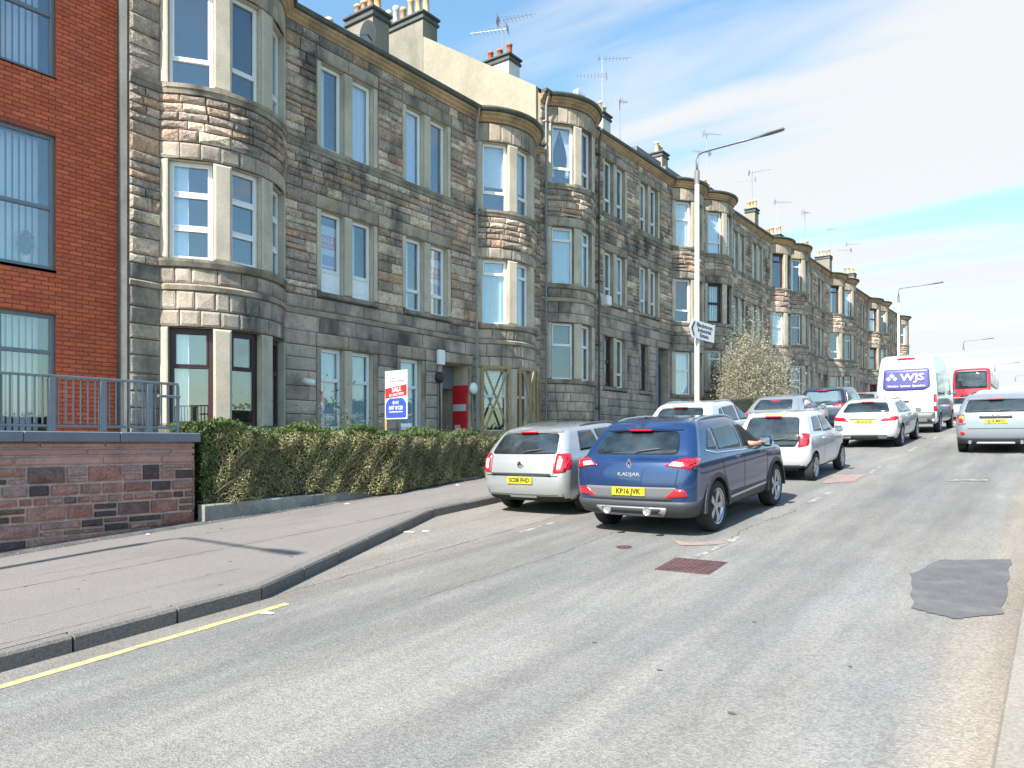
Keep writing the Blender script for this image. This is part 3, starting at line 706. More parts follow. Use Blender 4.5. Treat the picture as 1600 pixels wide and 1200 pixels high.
def aerial(x, y, z, h, label, boom=.9, ang=0, n=7, two=False):
    t = thing('tv_aerial', label, 'aerial', (x, y, z), (0, 0, ang), 'television aerials on the chimneys')
    b = MB(); b.tube([(0, 0, -.6), (0, 0, h)], .022, 6); b.obj('mast', 'aerial', t)
    for k, zz in enumerate((h-.12, h*.62) if two else (h-.12,)):
        b = MB(); s = -1 if k else 1; b.tube([(-.25*s, 0, zz), (boom*s, 0, zz+.05)], .014, 5); b.obj('boom', 'aerial', t)
        b = MB()
        for i in range(n): xx = s*(-.15+(boom+.1)*i/n); b.tube([(xx, -.17-.02*(n-i), zz+.01), (xx, .17+.02*(n-i), zz+.01)], .008, 4)
        b.add(*[( [(-.25*s, -.2, zz-.22), (-.25*s, .2, zz-.22), (-.2*s, .2, zz+.22), (-.2*s, -.2, zz+.22)] ), [(0, 1, 2, 3)]]); b.obj('elements', 'aerial', t)
    return t
Wt = 'upvc'
def S_(**k): return k
st1 = {'*': ('plain', Wt, '?')}
st1.update({('bay', 0, 2, i): ('low', Wt, 'none') for i in range(3)})
st1.update({('bay', 0, 1, 0): ('three', Wt, 'drape'), ('bay', 0, 1, 1): ('three', Wt, 'none'), ('bay', 0, 1, 2): ('three', Wt, 'none')})
st1.update({('bay', 0, 0, i): ('sixty', 'frame_maroon', ('drape', 'none', 'none')[i]) for i in range(3)})
st1.update({('pair', 0, 2, 0): ('plain', Wt, 'drape'), ('pair', 0, 2, 1): ('plain', Wt, 'net'), ('pair', 1, 2, 0): ('plain', Wt, 'net'), ('pair', 1, 2, 1): ('plain', Wt, 'drape')})
st1.update({('pair', 0, 1, 0): ('panel', Wt, 'none'), ('pair', 0, 1, 1): ('panel', Wt, 'drape'), ('pair', 1, 1, 0): ('low', Wt, 'drape'), ('pair', 1, 1, 1): ('low', Wt, 'none')})
st1.update({('bay', 1, 2, i): ('low', Wt, 'blind') for i in range(3)}); st1.update({('bay', 1, 1, i): ('high', Wt, 'teal') for i in range(3)}); st1.update({('bay', 1, 0, i): ('mid', Wt, 'blind' if i == 0 else 'none') for i in range(3)})
for k in (11.8, 12.7, 14.4): st1[('gf', 'win', 0, k)] = ('sixty', Wt, 'teal')
b1, P1 = tenement(0, 7.2, 0.0, 'three storey sandstone tenement beside the red brick building, nearest of the terrace', [9.25, 19.05], [11.75, 14.6],
    [(11.75, 12.45, 'win'), (12.72, 13.42, 'win'), (14.4, 15.2, 'win'), (16.05, 17.2, 'door')], st1)
st2 = {'*': ('low', Wt, '?')}
st2.update({('bay', 0, 2, 0): ('low', Wt, 'cross'), ('bay', 0, 2, 1): ('low', Wt, 'none'), ('bay', 0, 1, 0): ('high', Wt, 'teal'), ('bay', 0, 1, 1): ('high', Wt, 'net')})
st2.update({('bay', 0, 0, i): ('sixty', Wt, 'none') for i in range(3)}); st2.update({('bay', 1, 2, i): ('sixty', Wt, 'net') for i in range(3)})
st2.update({('bay', 1, 1, i): ('low', Wt, 'none') for i in range(3)}); st2.update({('bay', 1, 0, i): ('mid', Wt, 'net') for i in range(3)})
for k in (25.4, 26.3): st2[('gf', 'win', 0, k)] = ('sash', 'frame_maroon', 'none')
st2[('gf', 'win', 0, 28.4)] = ('sash', 'frame_maroon', 'net')
b2, P2 = tenement(1, 20.95, 1.85, 'sandstone tenement with the tall cream rendered gable above its neighbour', [22.85, 32.95], [25.38, 28.4],
    [(25.38, 26.08, 'win'), (26.35, 27.05, 'win'), (28.4, 29.1, 'win'), (30.05, 31.05, 'door')], st2)
def styn(k):
    g = random.Random(k); s = {'*': ('sash', Wt, '?')}
    for bi in range(2):
        for f in range(3):
            q = (g.choice(('low', 'high', 'sash', 'mid')), g.choice((Wt, Wt, Wt, 'frame_maroon')), g.choice(('none', 'net', 'drape', 'vert')))
            for i in range(3): s[('bay', bi, f, i)] = q
    return s
s3 = styn(3); s3.update({('bay', 0, 2, i): ('low', Wt, 'net') for i in range(3)}); s3.update({('bay', 0, 1, i): ('sash', 'frame_maroon', 'vert') for i in range(3)})
rest = [(2, 34.85, 2.30, 'tenement whose first bow window rises behind the pale bush', s3, 300), (3, 48.75, 2.72, 'tenement further up the terrace, fourth from the red brick building', styn(5), 60),
        (4, 62.65, 3.0, 'tenement far up the street, second from the end of the terrace', styn(8), 0), (5, 76.55, 3.3, 'last tenement at the far end of the terrace behind the second lamp', styn(13), 0)]
BB = [b1, b2]
for (i, y, off, lab, sty, sg) in rest:
    r_, p_ = tenement(i, y, off, lab, [y+1.9, y+12.0], [y+4.43, y+7.45], [(y+4.43, y+5.13, 'win'), (y+5.4, y+6.1, 'win'), (y+7.45, y+8.15, 'win'), (y+9.1, y+10.1, 'door')], sty, sg); BB.append(r_)
# doors
def door(root, y0, y1, off, m, rec=.30):
    bx = bend(y0); rr = .3-rec; b = MB(); b.cbox(XF-.36+bx, XF-.30+bx, y0+.06, y1-.06, off-.6, off+1.65, .01); d = put('door', b.V, b.F, m, root)
    for k in range(2):
        for j in range(2): b = MB().box(XF-.295+bx, XF-.285+bx, y0+.16+k*.42*(y1-y0), y0+.12+.40*(y1-y0)+k*.42*(y1-y0)-.02, off-.45+j*1.05, off+.45+j*1.05); o = put('door_panel', b.V, b.F, m, root); l = o.location.copy(); o.parent = d; o.location = l-d.location
    b = MB().box(XF-.38+bx, XF-.34+bx, y0, y1, off+1.66, off+2.3); put('fanlight', b.V, b.F, 'frame_grey', root)
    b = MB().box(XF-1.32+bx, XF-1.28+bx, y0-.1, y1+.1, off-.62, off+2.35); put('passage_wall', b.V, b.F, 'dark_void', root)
    b = MB().cbox(XF-.7+bx, XF+.35+bx, y0-.15, y1+.15, off-.8, off-.6, .02); put('door_step', b.V, b.F, 'concrete', root)
door(b2, 30.05, 31.05, 1.85, 'door_blue')
for i, (k, y, off, *_) in enumerate(rest): door(BB[2+i], y+9.1, y+10.1, off, ('door_wood', 'door_blue')[i % 2])
# open close entrance of the first tenement: pale door deep inside, red boards on its right cheek
b = MB().cbox(XF-1.18, XF-1.12, 16.15, 16.75, -.6, 1.55, .01); put('door', b.V, b.F, 'door_wood', b1)
b = MB().cbox(XF-1.14, XF-1.09, 16.17, 16.62, -.6, .42, .01); put('kick_panel', b.V, b.F, 'sign_red', b1)
b = MB().box(XF-1.2, XF-.55, 16.05, 17.2, 1.62, 2.32); put('fanlight_box', b.V, b.F, 'frame_grey', b1)
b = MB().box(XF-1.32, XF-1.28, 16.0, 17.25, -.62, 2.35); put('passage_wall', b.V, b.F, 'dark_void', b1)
b = MB().cbox(XF-1.2, XF+.4, 15.9, 17.35, -.8, -.62, .02); put('door_step', b.V, b.F, 'concrete', b1)
t = thing('safety_notice', 'tall red notice board with white strips on the right cheek of the open entrance', 'sign', (XF-.12, 17.17, .9))
MB().box(-.42, .12, -.03, .02, -1.4, .82).obj('board', 'sign_red', t); MB().box(-.40, .10, -.038, -.031, .06, .26).obj('white_strip', 'sign_white', t); MB().box(-.34, -.12, -.038, -.031, -.95, -.35).obj('white_strip', 'sign_white', t)
# chimneys
chimney(b1, -19.15, -17.9, 16.9, 17.62, 11.0, 14.05, 'render_grey', 4, cap='render_dark', poth=.6)
chimney(b1, -20.3, -19.25, 16.0, 16.7, 11.0, 13.15, 'render_grey', 5, poth=.75)
chimney(b2, -21.75, -19.35, 20.80, 21.6, 9.0, 16.2, 'render_grey', 6, poth=.9)
chimney(b2, -20.75, -19.2, 26.0, 26.8, 12.5, 16.75, 'render_white', 3, 'pot_red', .62)
chimney(b2, -19.6, -19.05, 33.9, 34.7, 12.5, 17.0, 'render_white', 2, 'pot', .6, along='y')
chimney(BB[2], -19.7, -18.9, 47.9, 48.7, 12.5, 16.9, 'render_cream', 3, 'pot', .6, along='y')
chimney(BB[2], -19.7, -18.9, 40.6, 41.4, 12.5, 17.05, 'render_cream', 3, 'pot', .6, along='y')
chimney(BB[3], -18.9, -18.2, 54.8, 55.6, 12.5, 17.2, 'render_cream', 3, 'pot', .7)
chimney(BB[3], -19.7, -18.5, 61.8, 62.6, 12.5, 16.9, 'render_cream', 4, 'pot', .7)
chimney(BB[4], -19.5, -18.2, 69.0, 69.8, 12.8, 17.3, 'render_grey', 3, 'pot', .7)
chimney(BB[4], -19.3, -18.0, 75.6, 76.5, 12.8, 17.9, 'render_grey', 4, 'pot', .7)
chimney(BB[5], -18.8, -17.6, 84.0, 84.9, 13.0, 17.7, 'render_grey', 3, 'pot', .7)
# the cream gable of the second tenement: parapet coping above its slope
b = MB(); yb = 20.95
Vg = [(XF-.05, yb-.13, 9.2), (XF-10.8, yb-.13, 9.2), (XF-10.8, yb-.13, 11.8), (XF-5.4, yb-.13, 15.38), (XF-.05, yb-.13, 11.95)]; Vb = [(x, yb+.2, z) for x, y, z in Vg]
b.add(Vg+Vb, [(0, 1, 2, 3, 4), (9, 8, 7, 6, 5)]+[(i, i+5, (i+1) % 5+5, (i+1) % 5) for i in range(5)]); put('gable_parapet', b.V, b.F, 'render_cream', b2)
# roof windows near the eave of the second tenement
for yy in (28.2, 31.0):
    b = MB().box(XF-.9, XF-.05, yy, yy+2.3, 9.95+1.85, 10.45+1.85); put('rooflight', b.V, b.F, 'lead', b2)
    b = MB().add([(XF-.045, yy+.1, 11.9), (XF-.045, yy+2.2, 11.9), (XF-.6, yy+2.2, 12.34), (XF-.6, yy+.1, 12.34)], [(0, 1, 2, 3)]); put('rooflight_glass', b.V, b.F, 'auto_glass_pale', b2)
# downpipes
def downpipe(root, y, z0, z1, m='gutter'):
    b = MB(); b.tube([(XF+.16, y, z0), (XF+.16, y, z1-.5), (XF+.25, y, z1-.15), (XF+.25, y, z1-.04)], .036, 8)
    for k in range(5): z = z0+1+(z1-z0-2)*k/4; b.box(XF+.02, XF+.22, y-.06, y+.06, z, z+.05)
    put('downpipe', b.V, b.F, m, root)
downpipe(b1, 17.42, -.6, 9.95, 'grey_plastic'); downpipe(b2, 21.12, .3, 11.8, 'grey_plastic'); downpipe(b2, 24.7, .3, 11.8); downpipe(BB[2], 38.7, 1.5, 12.2)
# ivy-like sprigs, cables and lamps on the first tenement
t = thing('security_camera', 'white security camera on the wall beside the first bow window', 'camera', (XF+.06, 11.15, 1.42))
b = MB(); b.tube([(0, 0, 0), (.16, 0, .02)], .03, 8); b.obj('bracket', 'white_plastic', t); b = MB(); b.lathe([(.02, -.14), (.075, -.13), (.08, .1), (.05, .13)], 12, (0, 0, 0), 'x'); b.obj('camera_body', 'white_plastic', t, (.26, 0, -.02), (0, R(15), R(30)), True)
t = thing('meter_box', 'pale grey cable box fixed above the left of the entrance', 'box', (XF+.05, 15.75, 2.2)); MB().cbox(0, .12, 0, .26, 0, .42, .02).obj('case', 'white_plastic', t)
t = thing('alarm_bell', 'round black fitting with a cable below the pale grey box', 'wall fitting', (XF+.05, 15.86, 1.85)); MB().lathe([(.15, 0), (.16, .06), (.12, .1), (.0, .12)], 16, (0, 0, 0), 'x').obj('bell', 'black_metal', t, smooth=True)
MB().tube([(.03, 0, -.1), (.04, .01, -1.2), (.03, .0, -2.4)], .022, 6).obj('cable', 'black_metal', t)
t = thing('wall_lamp', 'round white lamp on the wall right of the entrance', 'lamp', (XF+.06, 17.30, 1.62)); MB().lathe([(.10, 0), (.17, .04), (.18, .10), (.10, .16), (0, .17)], 16, (0, 0, 0), 'x').obj('shade', 'white_plastic', t, smooth=True)
MB().tube([(.02, 0, -.1), (.03, .03, -1.1), (.03, .02, -2.2)], .018, 6).obj('cable', 'grey_plastic', t)
t = thing('satellite_dish', 'grey satellite dish on the near chimney of the first tenement', 'satellite dish', (-17.75, 16.55, 12.9), (0, 0, R(-75)))
MB().lathe([(.02, .10), (.2, .08), (.36, .03), (.42, 0), (.42, -.01), (.34, .02), (.02, .08)], 20).obj('dish', 'aerial', t, rot=(R(70), 0, 0), smooth=True)
MB().tube([(0, -.02, 0), (0, -.45, .12)], .018, 6).obj('feed_arm', 'aerial', t); MB().tube([(0, 0, 0), (0, .35, -.5)], .025, 6).obj('mount', 'black_metal', t)
t = thing('satellite_dish', 'small pale dish on the roof edge of the fourth tenement', 'satellite dish', (-15.2, 63.0, 13.3), (0, 0, R(-60)))
MB().lathe([(.02, .10), (.3, .08), (.5, .02), (.55, 0), (.5, .01), (.02, .08)], 16).obj('dish', 'aerial', t, rot=(R(70), 0, 0), smooth=True); MB().tube([(0, 0, 0), (0, .3, -.9)], .03, 6).obj('mount', 'aerial', t)
t = thing('extractor_box', 'white extractor box under the first floor of the second tenement', 'box', (XF+.06, 24.95, 5.2)); MB().cbox(0, .32, 0, .34, 0, .38, .03).obj('case', 'white_plastic', t)
aerial(-19.9, 26.5, 17.3, 1.4, 'tall aerial with a long boom right of the red chimney pots', 1.5, R(20), 9, True)
aerial(-19.2, 34.1, 17.3, 2.6, 'lattice like aerial above the white chimney of the second tenement', 1.5, R(35), 9, True)
aerial(-20.2, 33.4, 16.4, 1.7, 'short aerial left of the lattice like one', .5, R(80), 6)
aerial(-17.6, 33.0, 14.9, 2.0, 'second short aerial close by the white chimney', .5, R(70), 6)
aerial(-19.3, 48.4, 17.2, 3.6, 'very tall mast with an aerial behind the first street lamp arm', 1.1, R(50), 7, True)
aerial(-18.6, 55.4, 18.4, 1.7, 'aerial over the second chimney past the first street lamp', 1.4, R(10), 8, True)
aerial(-18.8, 62.2, 18.0, 1.7, 'tilted aerial on the chimney above the fourth tenement', 1.2, R(40), 8)
aerial(-18.6, 69.4, 18.6, 2.0, 'thin aerial on the chimney of the fifth tenement', .6, R(60), 6)
aerial(-18.0, 75.9, 19.3, 1.2, 'small aerial with short arms near the end of the terrace', .6, R(20), 6)
aerial(-18.2, 84.4, 19.0, 1.9, 'farthest aerial over the last tenement', 1.2, R(30), 8, True)

# timber X bracing over the ground floor bow windows of the first tenement
t = thing('window_brace', 'timber frame with crossed boards propping the boarded ground floor bow window', 'timber bracing', (XF, 19.05, .3))
a0 = P1.arc0(19.05)
for (p0, p1) in ((-49, -23), (-11, 11), (23, 49)):
    A = P1.at(a0+RB*(R(p0)+PH), .09); B = P1.at(a0+RB*(R(p1)+PH), .09); A = Vector((A[0]-XF, A[1]-19.05, 0)); B = Vector((B[0]-XF, B[1]-19.05, 0)); d = (B-A).normalized(); nn = Vector((d.y, -d.x, 0))
    def bar(p, q, w=.06, dep=.05, o=0):
        p, q = Vector(p), Vector(q); u = (q-p).normalized(); s = u.cross(nn).normalized()*w/2; V = [x+e+nn*(o+f) for x in (p, q) for f in (0, dep) for e in (-s, s)]
        MB().add(V, [(0, 1, 3, 2), (4, 6, 7, 5), (0, 4, 5, 1), (2, 3, 7, 6), (0, 2, 6, 4), (1, 5, 7, 3)]).obj('timber', 'timber', t)
    zz = Vector((0, 0, 1)); h = 1.98
    bar(A, A+zz*h, .09); bar(B, B+zz*h, .09); bar(A+zz*h, B+zz*h, .09, .05, .002); bar(A+zz*.04, B+zz*.04, .09, .05, .002)
    bar(A+d*.05+zz*.08, B-d*.05+zz*(h-.06), .055, .04, .052); bar(B-d*.05+zz*.08, A+d*.05+zz*(h-.06), .055, .04, .094)

# posters in first floor windows
for (y, z, lab) in ((12.1, 4.25, 'red and white sale poster in the first floor window of the left pair'), (15.92, 4.2, 'red and white sale poster in the first floor window of the right pair')):
    t = thing('sale_poster', lab, 'poster', (XF-.20, y, z), (0, 0, R(90)))
    MB().box(-.27, .27, 0, .01, 0, 1.0).obj('sheet', 'sign_white', t); MB().box(-.25, .25, -.005, -.001, .45, .78).obj('red_band', 'sign_red', t); MB().box(-.15, .23, -.005, -.001, .05, .30).obj('blue_patch', 'sign_purple', t)
    text('SALE', .17, 'sign_white', t, (0, -.007, .66), (R(90), 0, 0)); text('BY AUCTION', .07, 'sign_white', t, (0, -.007, .52), (R(90), 0, 0))

# ------------------------------------------------------------------ red brick building
XR = XF-.35; RY = 7.16
rb = thing('brick_building', 'modern red brick flats with grey framed windows at the left edge', 'building', (XR, 5.0, 0))
ops = [(4.15, 6.08, .05, 2.30), (4.15, 6.08, 3.09, 5.49), (4.15, 6.08, 6.53, 8.95), (-.6, 2.6, 3.09, 5.49), (-.6, 2.6, .05, 2.3), (-.6, 2.6, 6.53, 8.95)]
yb_ = sorted(set([-3, RY]+[o[0] for o in ops]+[o[1] for o in ops])); zb_ = sorted(set([-1.6, 12]+[o[2] for o in ops]+[o[3] for o in ops])); V = []; F = []
def q4(*p): n = len(V); V.extend(p); F.append((n, n+1, n+2, n+3))
for i in range(len(yb_)-1):
    for k in range(len(zb_)-1):
        cy, cz = (yb_[i]+yb_[i+1])/2, (zb_[k]+zb_[k+1])/2
        if any(o[0] < cy < o[1] and o[2] < cz < o[3] for o in ops): continue
        q4((XR, yb_[i], zb_[k]), (XR, yb_[i+1], zb_[k]), (XR, yb_[i+1], zb_[k+1]), (XR, yb_[i], zb_[k+1]))
for o in ops:
    A = [(o[0], o[2]), (o[1], o[2]), (o[1], o[3]), (o[0], o[3])]
    for k in range(4): a, b_ = A[k], A[(k+1) % 4]; q4((XR, a[0], a[1]), (XR-.2, a[0], a[1]), (XR-.2, b_[0], b_[1]), (XR, b_[0], b_[1]))
put('mortar_wall', V, F, 'brick_mortar', rb)
b = MB().box(XR-10, XR-.35, -3, RY-.01, 11.95, 12.0).box(XR-10, XR-.001, -3, -2.98, -1.6, 12).box(XR-10, XR-9.98, -3, RY-.01, -1.6, 12); b.add([(XR-10, RY-.02, -1.6), (XR-.001, RY-.02, -1.6), (XR-.001, RY-.02, 12), (XR-10, RY-.02, 12)], [(0, 1, 2, 3)]); put('shell_wall', b.V, b.F, 'render_dark', rb)
b = MB().box(XR+.002, XF+.02, RY, 7.197, -1.4, 12); put('end_strip', b.V, b.F, 'render_dark', rb)
b = MB().box(XR-.01, XF-.0, 7.1975, 7.1995, -1.4, 9.8)
bricks = []; row = 0; z = -.05; g = random.Random(5)
while z < 11.9:
    y = -2.9-(.115 if row % 2 else 0)
    while y < RY-.01:
        ya, yc = max(y, -2.9)+.004, min(y+.22, RY-.005)
        segs = [(ya, yc)]
        for o in ops:
            if o[2]-.005 < z+.075 and o[3] > z+.01:
                ns = []
                for (u, v) in segs:
                    if o[1] <= u or o[0] >= v: ns.append((u, v)); continue
                    if o[0]-.004 > u: ns.append((u, o[0]-.004))
                    if o[1]+.004 < v: ns.append((o[1]+.004, v))
                segs = ns
        for (u, v) in segs:
            if v-u > .03: bricks.append((u, v, z+.005, z+.071))
        y += .23
    z += .079; row += 1
bricks.sort(key=lambda q: -(q[1]-q[0])/(q[0]**2*.01+q[2]**2*.01+1.5)*(1 if 5.1 < q[0] and q[2] > 1.0 and q[2] < 8.0 else .01)); far = MB()
def brk(q):
    u, v, a, c = q; d = .010+g.uniform(0, .004); V = [(XR-.002, u, a), (XR-.002, v, a), (XR-.002, v, c), (XR-.002, u, c), (XR+d, u+.003, a+.003), (XR+d, v-.003, a+.003), (XR+d, v-.003, c-.003), (XR+d, u+.003, c-.003)]
    return V, [(0, 1, 5, 4), (1, 2, 6, 5), (2, 3, 7, 6), (3, 0, 4, 7), (4, 5, 6, 7)]
for k, q in enumerate(bricks):
    V, F = brk(q)
    if k < 300: put('brick', V, F, 'brick', rb)
    else: far.add(V, F)
o = put('more_bricks', far.V, far.F, 'brick', rb); o['kind'] = 'stuff'
for k, o in enumerate(ops):
    w = o[1]-o[0]; h = o[3]-o[2]; b = MB(); f = .07
    for (p0, p1, r0, r1) in ((0, f, 0, h), (w-f, w, 0, h), (f, w-f, 0, f), (f, w-f, h-f, h)): b.cbox(p0, p1, .07, .15, r0, r1, .006)
    spl = [w*.5] ; zs_ = .46*h if o[2] > 1 else h*.70
    b.cbox(f, w-f, .065, .15, zs_-.035, zs_+.035, .006)
    if o[2] > 6 or o[2] < 1: b.cbox(w*.52, w*.52+.09, .066, .148, f, h-f, .006)
    wo = b.obj('window', 'frame_grey', rb, Vector((XR, o[0], o[2]))-Vector(rb.location), (0, 0, R(90)))
    for (r0, r1) in ((f, zs_-.035), (zs_+.035, h-f)): MB().box(f, w-f, .10, .12, r0, r1).obj('pane', 'window_glass', wo)
    MB().box(-.03, w+.03, .0, .07, -.05, -.003).obj('sill', 'black_metal', wo)
    b = MB(); n = int((w-.2)/.105)
    for i in range(n): x = .1+.105*i; b.add([(x, .30, .05), (x+.09, .335, .05), (x+.09, .335, h-.05), (x, .30, h-.05)], [(0, 1, 2, 3)])
    b.obj('vertical_blind', 'curtain_net', wo); MB().box(0, w, .75, .78, 0, h).obj('room_shade', 'room', wo)
t = thing('house_plant', 'small green plant behind the first floor window of the red brick flats', 'plant', (XR-.22, 5.68, 3.16))
MB().lathe([(.05, 0), (.07, .14), (.06, .14), (0, .13)], 12).obj('pot', 'white_plastic', t)
g2 = np.random.default_rng(3); Pp = g2.normal(size=(260, 3)); Pp /= np.linalg.norm(Pp, axis=1)[:, None]; Pp = Pp*(.6+.4*g2.random((260, 1)))*np.array([.10, .14, .22])+np.array([0, 0, .38]); leaves('foliage', Pp, .035, 'hedge_green', parent=t, seed=4)
# raised patio, railing, boundary wall
XW = -11.0; WY1 = 6.62
pv = MB().box(-14.3, XW-.31, -6, WY1-.02, -.12, -.02); o = pv.obj('patio', 'concrete', kind='structure')
bw = thing('boundary_wall', 'red and brown rubble boundary wall under the grey coping at the left', 'wall', (XW, 4, -1))
zlow = pave(XW, -2)-.3
b = MB().add([(XW-.03, -6, -2.9), (XW-.03, WY1-.03, -1.45), (XW-.03, WY1-.03, .02), (XW-.03, -6, .02), (XW-.3, -6, -2.9), (XW-.3, WY1-.03, -1.45), (XW-.3, WY1-.03, .02), (XW-.3, -6, .02)], [(0, 1, 2, 3), (5, 4, 7, 6), (1, 5, 6, 2), (4, 0, 3, 7), (3, 2, 6, 7)]); put('wall_core', b.V, b.F, 'mortar_pink', bw)
class WP:      # plain straight path so that block() can be reused
    def at(s, t, d=0): return (XW-.03+d, t, 1, 0)
wp = WP(); g = random.Random(11); singles = []
z = .02
for r_, h in enumerate((.085, .105, .13)):
    t = -2.6
    while t < WY1-.02:
        l = g.uniform(.45, 1.25) if r_ else g.uniform(.7, 1.5)
        if WY1-t-l < .3: l = WY1-t
        singles.append((t, t+l, z-h, z, 'sandstone_pink', .028)); t += l
    z -= h
while z > -2.4:
    h = g.choice((.12, .17, .21, .25, .28)); t = -2.6
    while t < WY1-.02:
        l = g.uniform(.9, 2.3)*h+.05
        if WY1-t-l < .16: l = WY1-t
        if h > .2 and g.random() < .5:
            m_ = z-h*g.uniform(.35, .65); l2 = l*g.uniform(.35, .65) if l > .4 else l
            singles.append((t, t+l, m_, z, 'sandstone_rough', .035)); singles.append((t, t+l2, z-h, m_, 'sandstone_rough', .035))
            if l2 < l-.08: singles.append((t+l2, t+l, z-h, m_, 'sandstone_rough', .035))
        else: singles.append((t, t+l, z-h, z, 'sandstone_rough', .035))
        t += l
    z -= h
for (t0, t1, z0, z1, m, d) in singles:
    gl = pave(XW, (t0+t1)/2)
    if z1 < gl-.05: continue
    gap = .011 if m == 'sandstone_rough' else .004
    V, F = block(wp, t0+gap, t1-gap, z0+gap, z1-gap, d+g.uniform(0, .015), .013 if m == 'sandstone_rough' else .003, g); put('stone', V, F, m, bw)
for k in range(5):   # end face
    V = [(XW-.29, WY1-.03, -1.3+k*.264), (XW-.02, WY1-.03, -1.3+k*.264), (XW-.02, WY1-.03, -1.05+k*.264), (XW-.29, WY1-.03, -1.05+k*.264)]; V += [(x, WY1+.0, z) for x, y, z in V]
    put('end_stone', V, [(0, 1, 5, 4), (1, 2, 6, 5), (2, 3, 7, 6), (3, 0, 4, 7), (7, 6, 5, 4)], 'sandstone_rough', bw)
for k in range(7):
    y0_ = WY1+.06-1.25*(k+1); b = MB().cbox(XW-.38, XW+.07, y0_+.003, y0_+1.247, .022, .165, .012); put('coping_slab', b.V, b.F, 'coping', bw)
rl = thing('railing', 'grey metal patio railing above the boundary wall', 'railing', (XW-.15, 4, .165)); xr0 = XW-.15
def rpart(name, x0, x1, y0, y1, z0, z1): b = MB().cbox(x0, x1, y0, y1, z0, z1, .006); return put(name, b.V, b.F, 'galv', rl)

posts = [5.96-.68*k for k in range(11)]
for y in posts: rpart('post', xr0-.035, xr0+.035, y-.045, y+.045, .165, .90)
rpart('top_rail', xr0-.03, xr0+.03, -1.0, 6.42, .902, .94); rpart('bottom_rail', xr0-.02, xr0+.02, -1.0, 6.40, .225, .262)
y = -.9
while y < 6.42:
    if all(abs(y-p_) > .06 for p_ in posts): rpart('baluster', xr0-.011, xr0+.011, y-.011, y+.011, .264, .90)
    y += .098
rpart('end_post', xr0-.02, xr0+.02, 6.40, 6.44, .165, .90); rpart('hand_bar', xr0+.06, xr0+.12, 6.05, 6.40, .70, .74)
# ------------------------------------------------------------------ vehicles
def make_tab(L, Wd, H, clear=.20, rear=None, bon=.92, hood=1.05, wsb=1.15, wst=1.95, belt=.98, rb=.16, rt=.55, wtop=.70, tumble=.86, tail=None):
    """horizontal slices of the body: (z, y rear, y front, half width, rear corner, front corner)"""
    w = Wd/2
    t = [(clear, .30, L-.30, w*.80, .20, .3), (clear+.06, .12, L-.12, w*.93, .22, .4), (.42, .03, L-.02, w*.975, .24, .5), (.56, .0, L, w*.99, .24, .55),
         (bon-.20, .02, L-.01, w, .22, .55), (bon-.06, .05, L-.08, w*.995, .20, .55), (bon, .07, L-.28, w*.985, .19, .5), (bon+.05, .09, L-hood*.78, w*.97, .18, .42), (belt+.03, rb, L-wsb, w*.945, .18, .35)]
    n = 5; z0 = belt+.03; z1 = H-.07
    for i in range(1, n+1):
        u = i/n; t.append((z0+(z1-z0)*u, rb+(rt-rb)*(u**1.25), L-(wsb+(wst-wsb)*u), w*(.945+(wtop+.06-.945)*u**1.25), .18, .30))
    t += [(H-.025, rt+.10, L-wst-.20, w*(wtop-.02), .2, .3), (H-.002, rt+.32, L-wst-.45, w*(wtop-.13), .2, .3), (H, rt+.6, L-wst-.8, w*(wtop-.3), .15, .2)]
    if tail: t = tail(t)
    return t
def hull_verts(tab, crown, L, grow=0.0):
    rings = []
    for (z, yr, yf, w, rr, rf) in tab:
        w += grow; yr -= grow; yf += grow; rr = min(rr, w*.6); rf = min(rf, w*.7, (yf-yr)*.4); pts = []
        bow = .07*min(1, w/.8); bowf = .16*min(1, w/.8)
        for i in range(4): x = (w-rr)*i/4; pts.append((x, yr-0+bow*(x/w)**2))
        yc = yr+bow*((w-rr)/w)**2
        for i in range(6): a = math.pi/2*i/6; pts.append((w-rr+rr*math.sin(a), yc+rr*(1-math.cos(a))))
        ya, yb = yc+rr, yf-bowf*((w-rf)/w)**2-rf
        for i in range(13): u = i/12; pts.append((w-.02*w*(2*u-1)**4, ya+(yb-ya)*u))
        for i in range(1, 7): a = math.pi/2*i/6; pts.append((w-rf+rf*math.cos(a)-.02*w*math.cos(a), yb+rf*math.sin(a)))
        for i in range(1, 5): x = (w-rf)*(1-i/4); pts.append((x, yf-bowf*(x/w)**2))
        left = [(-x, y) for x, y in pts[1:-1]][::-1]; pts = pts+left
        rings.append([(x, y, z-(crown*((y-L*.5)/(L*.5))**2*max(0, min(1, (z-.9)/.5)))) for x, y in pts])
    return rings
CUT = []
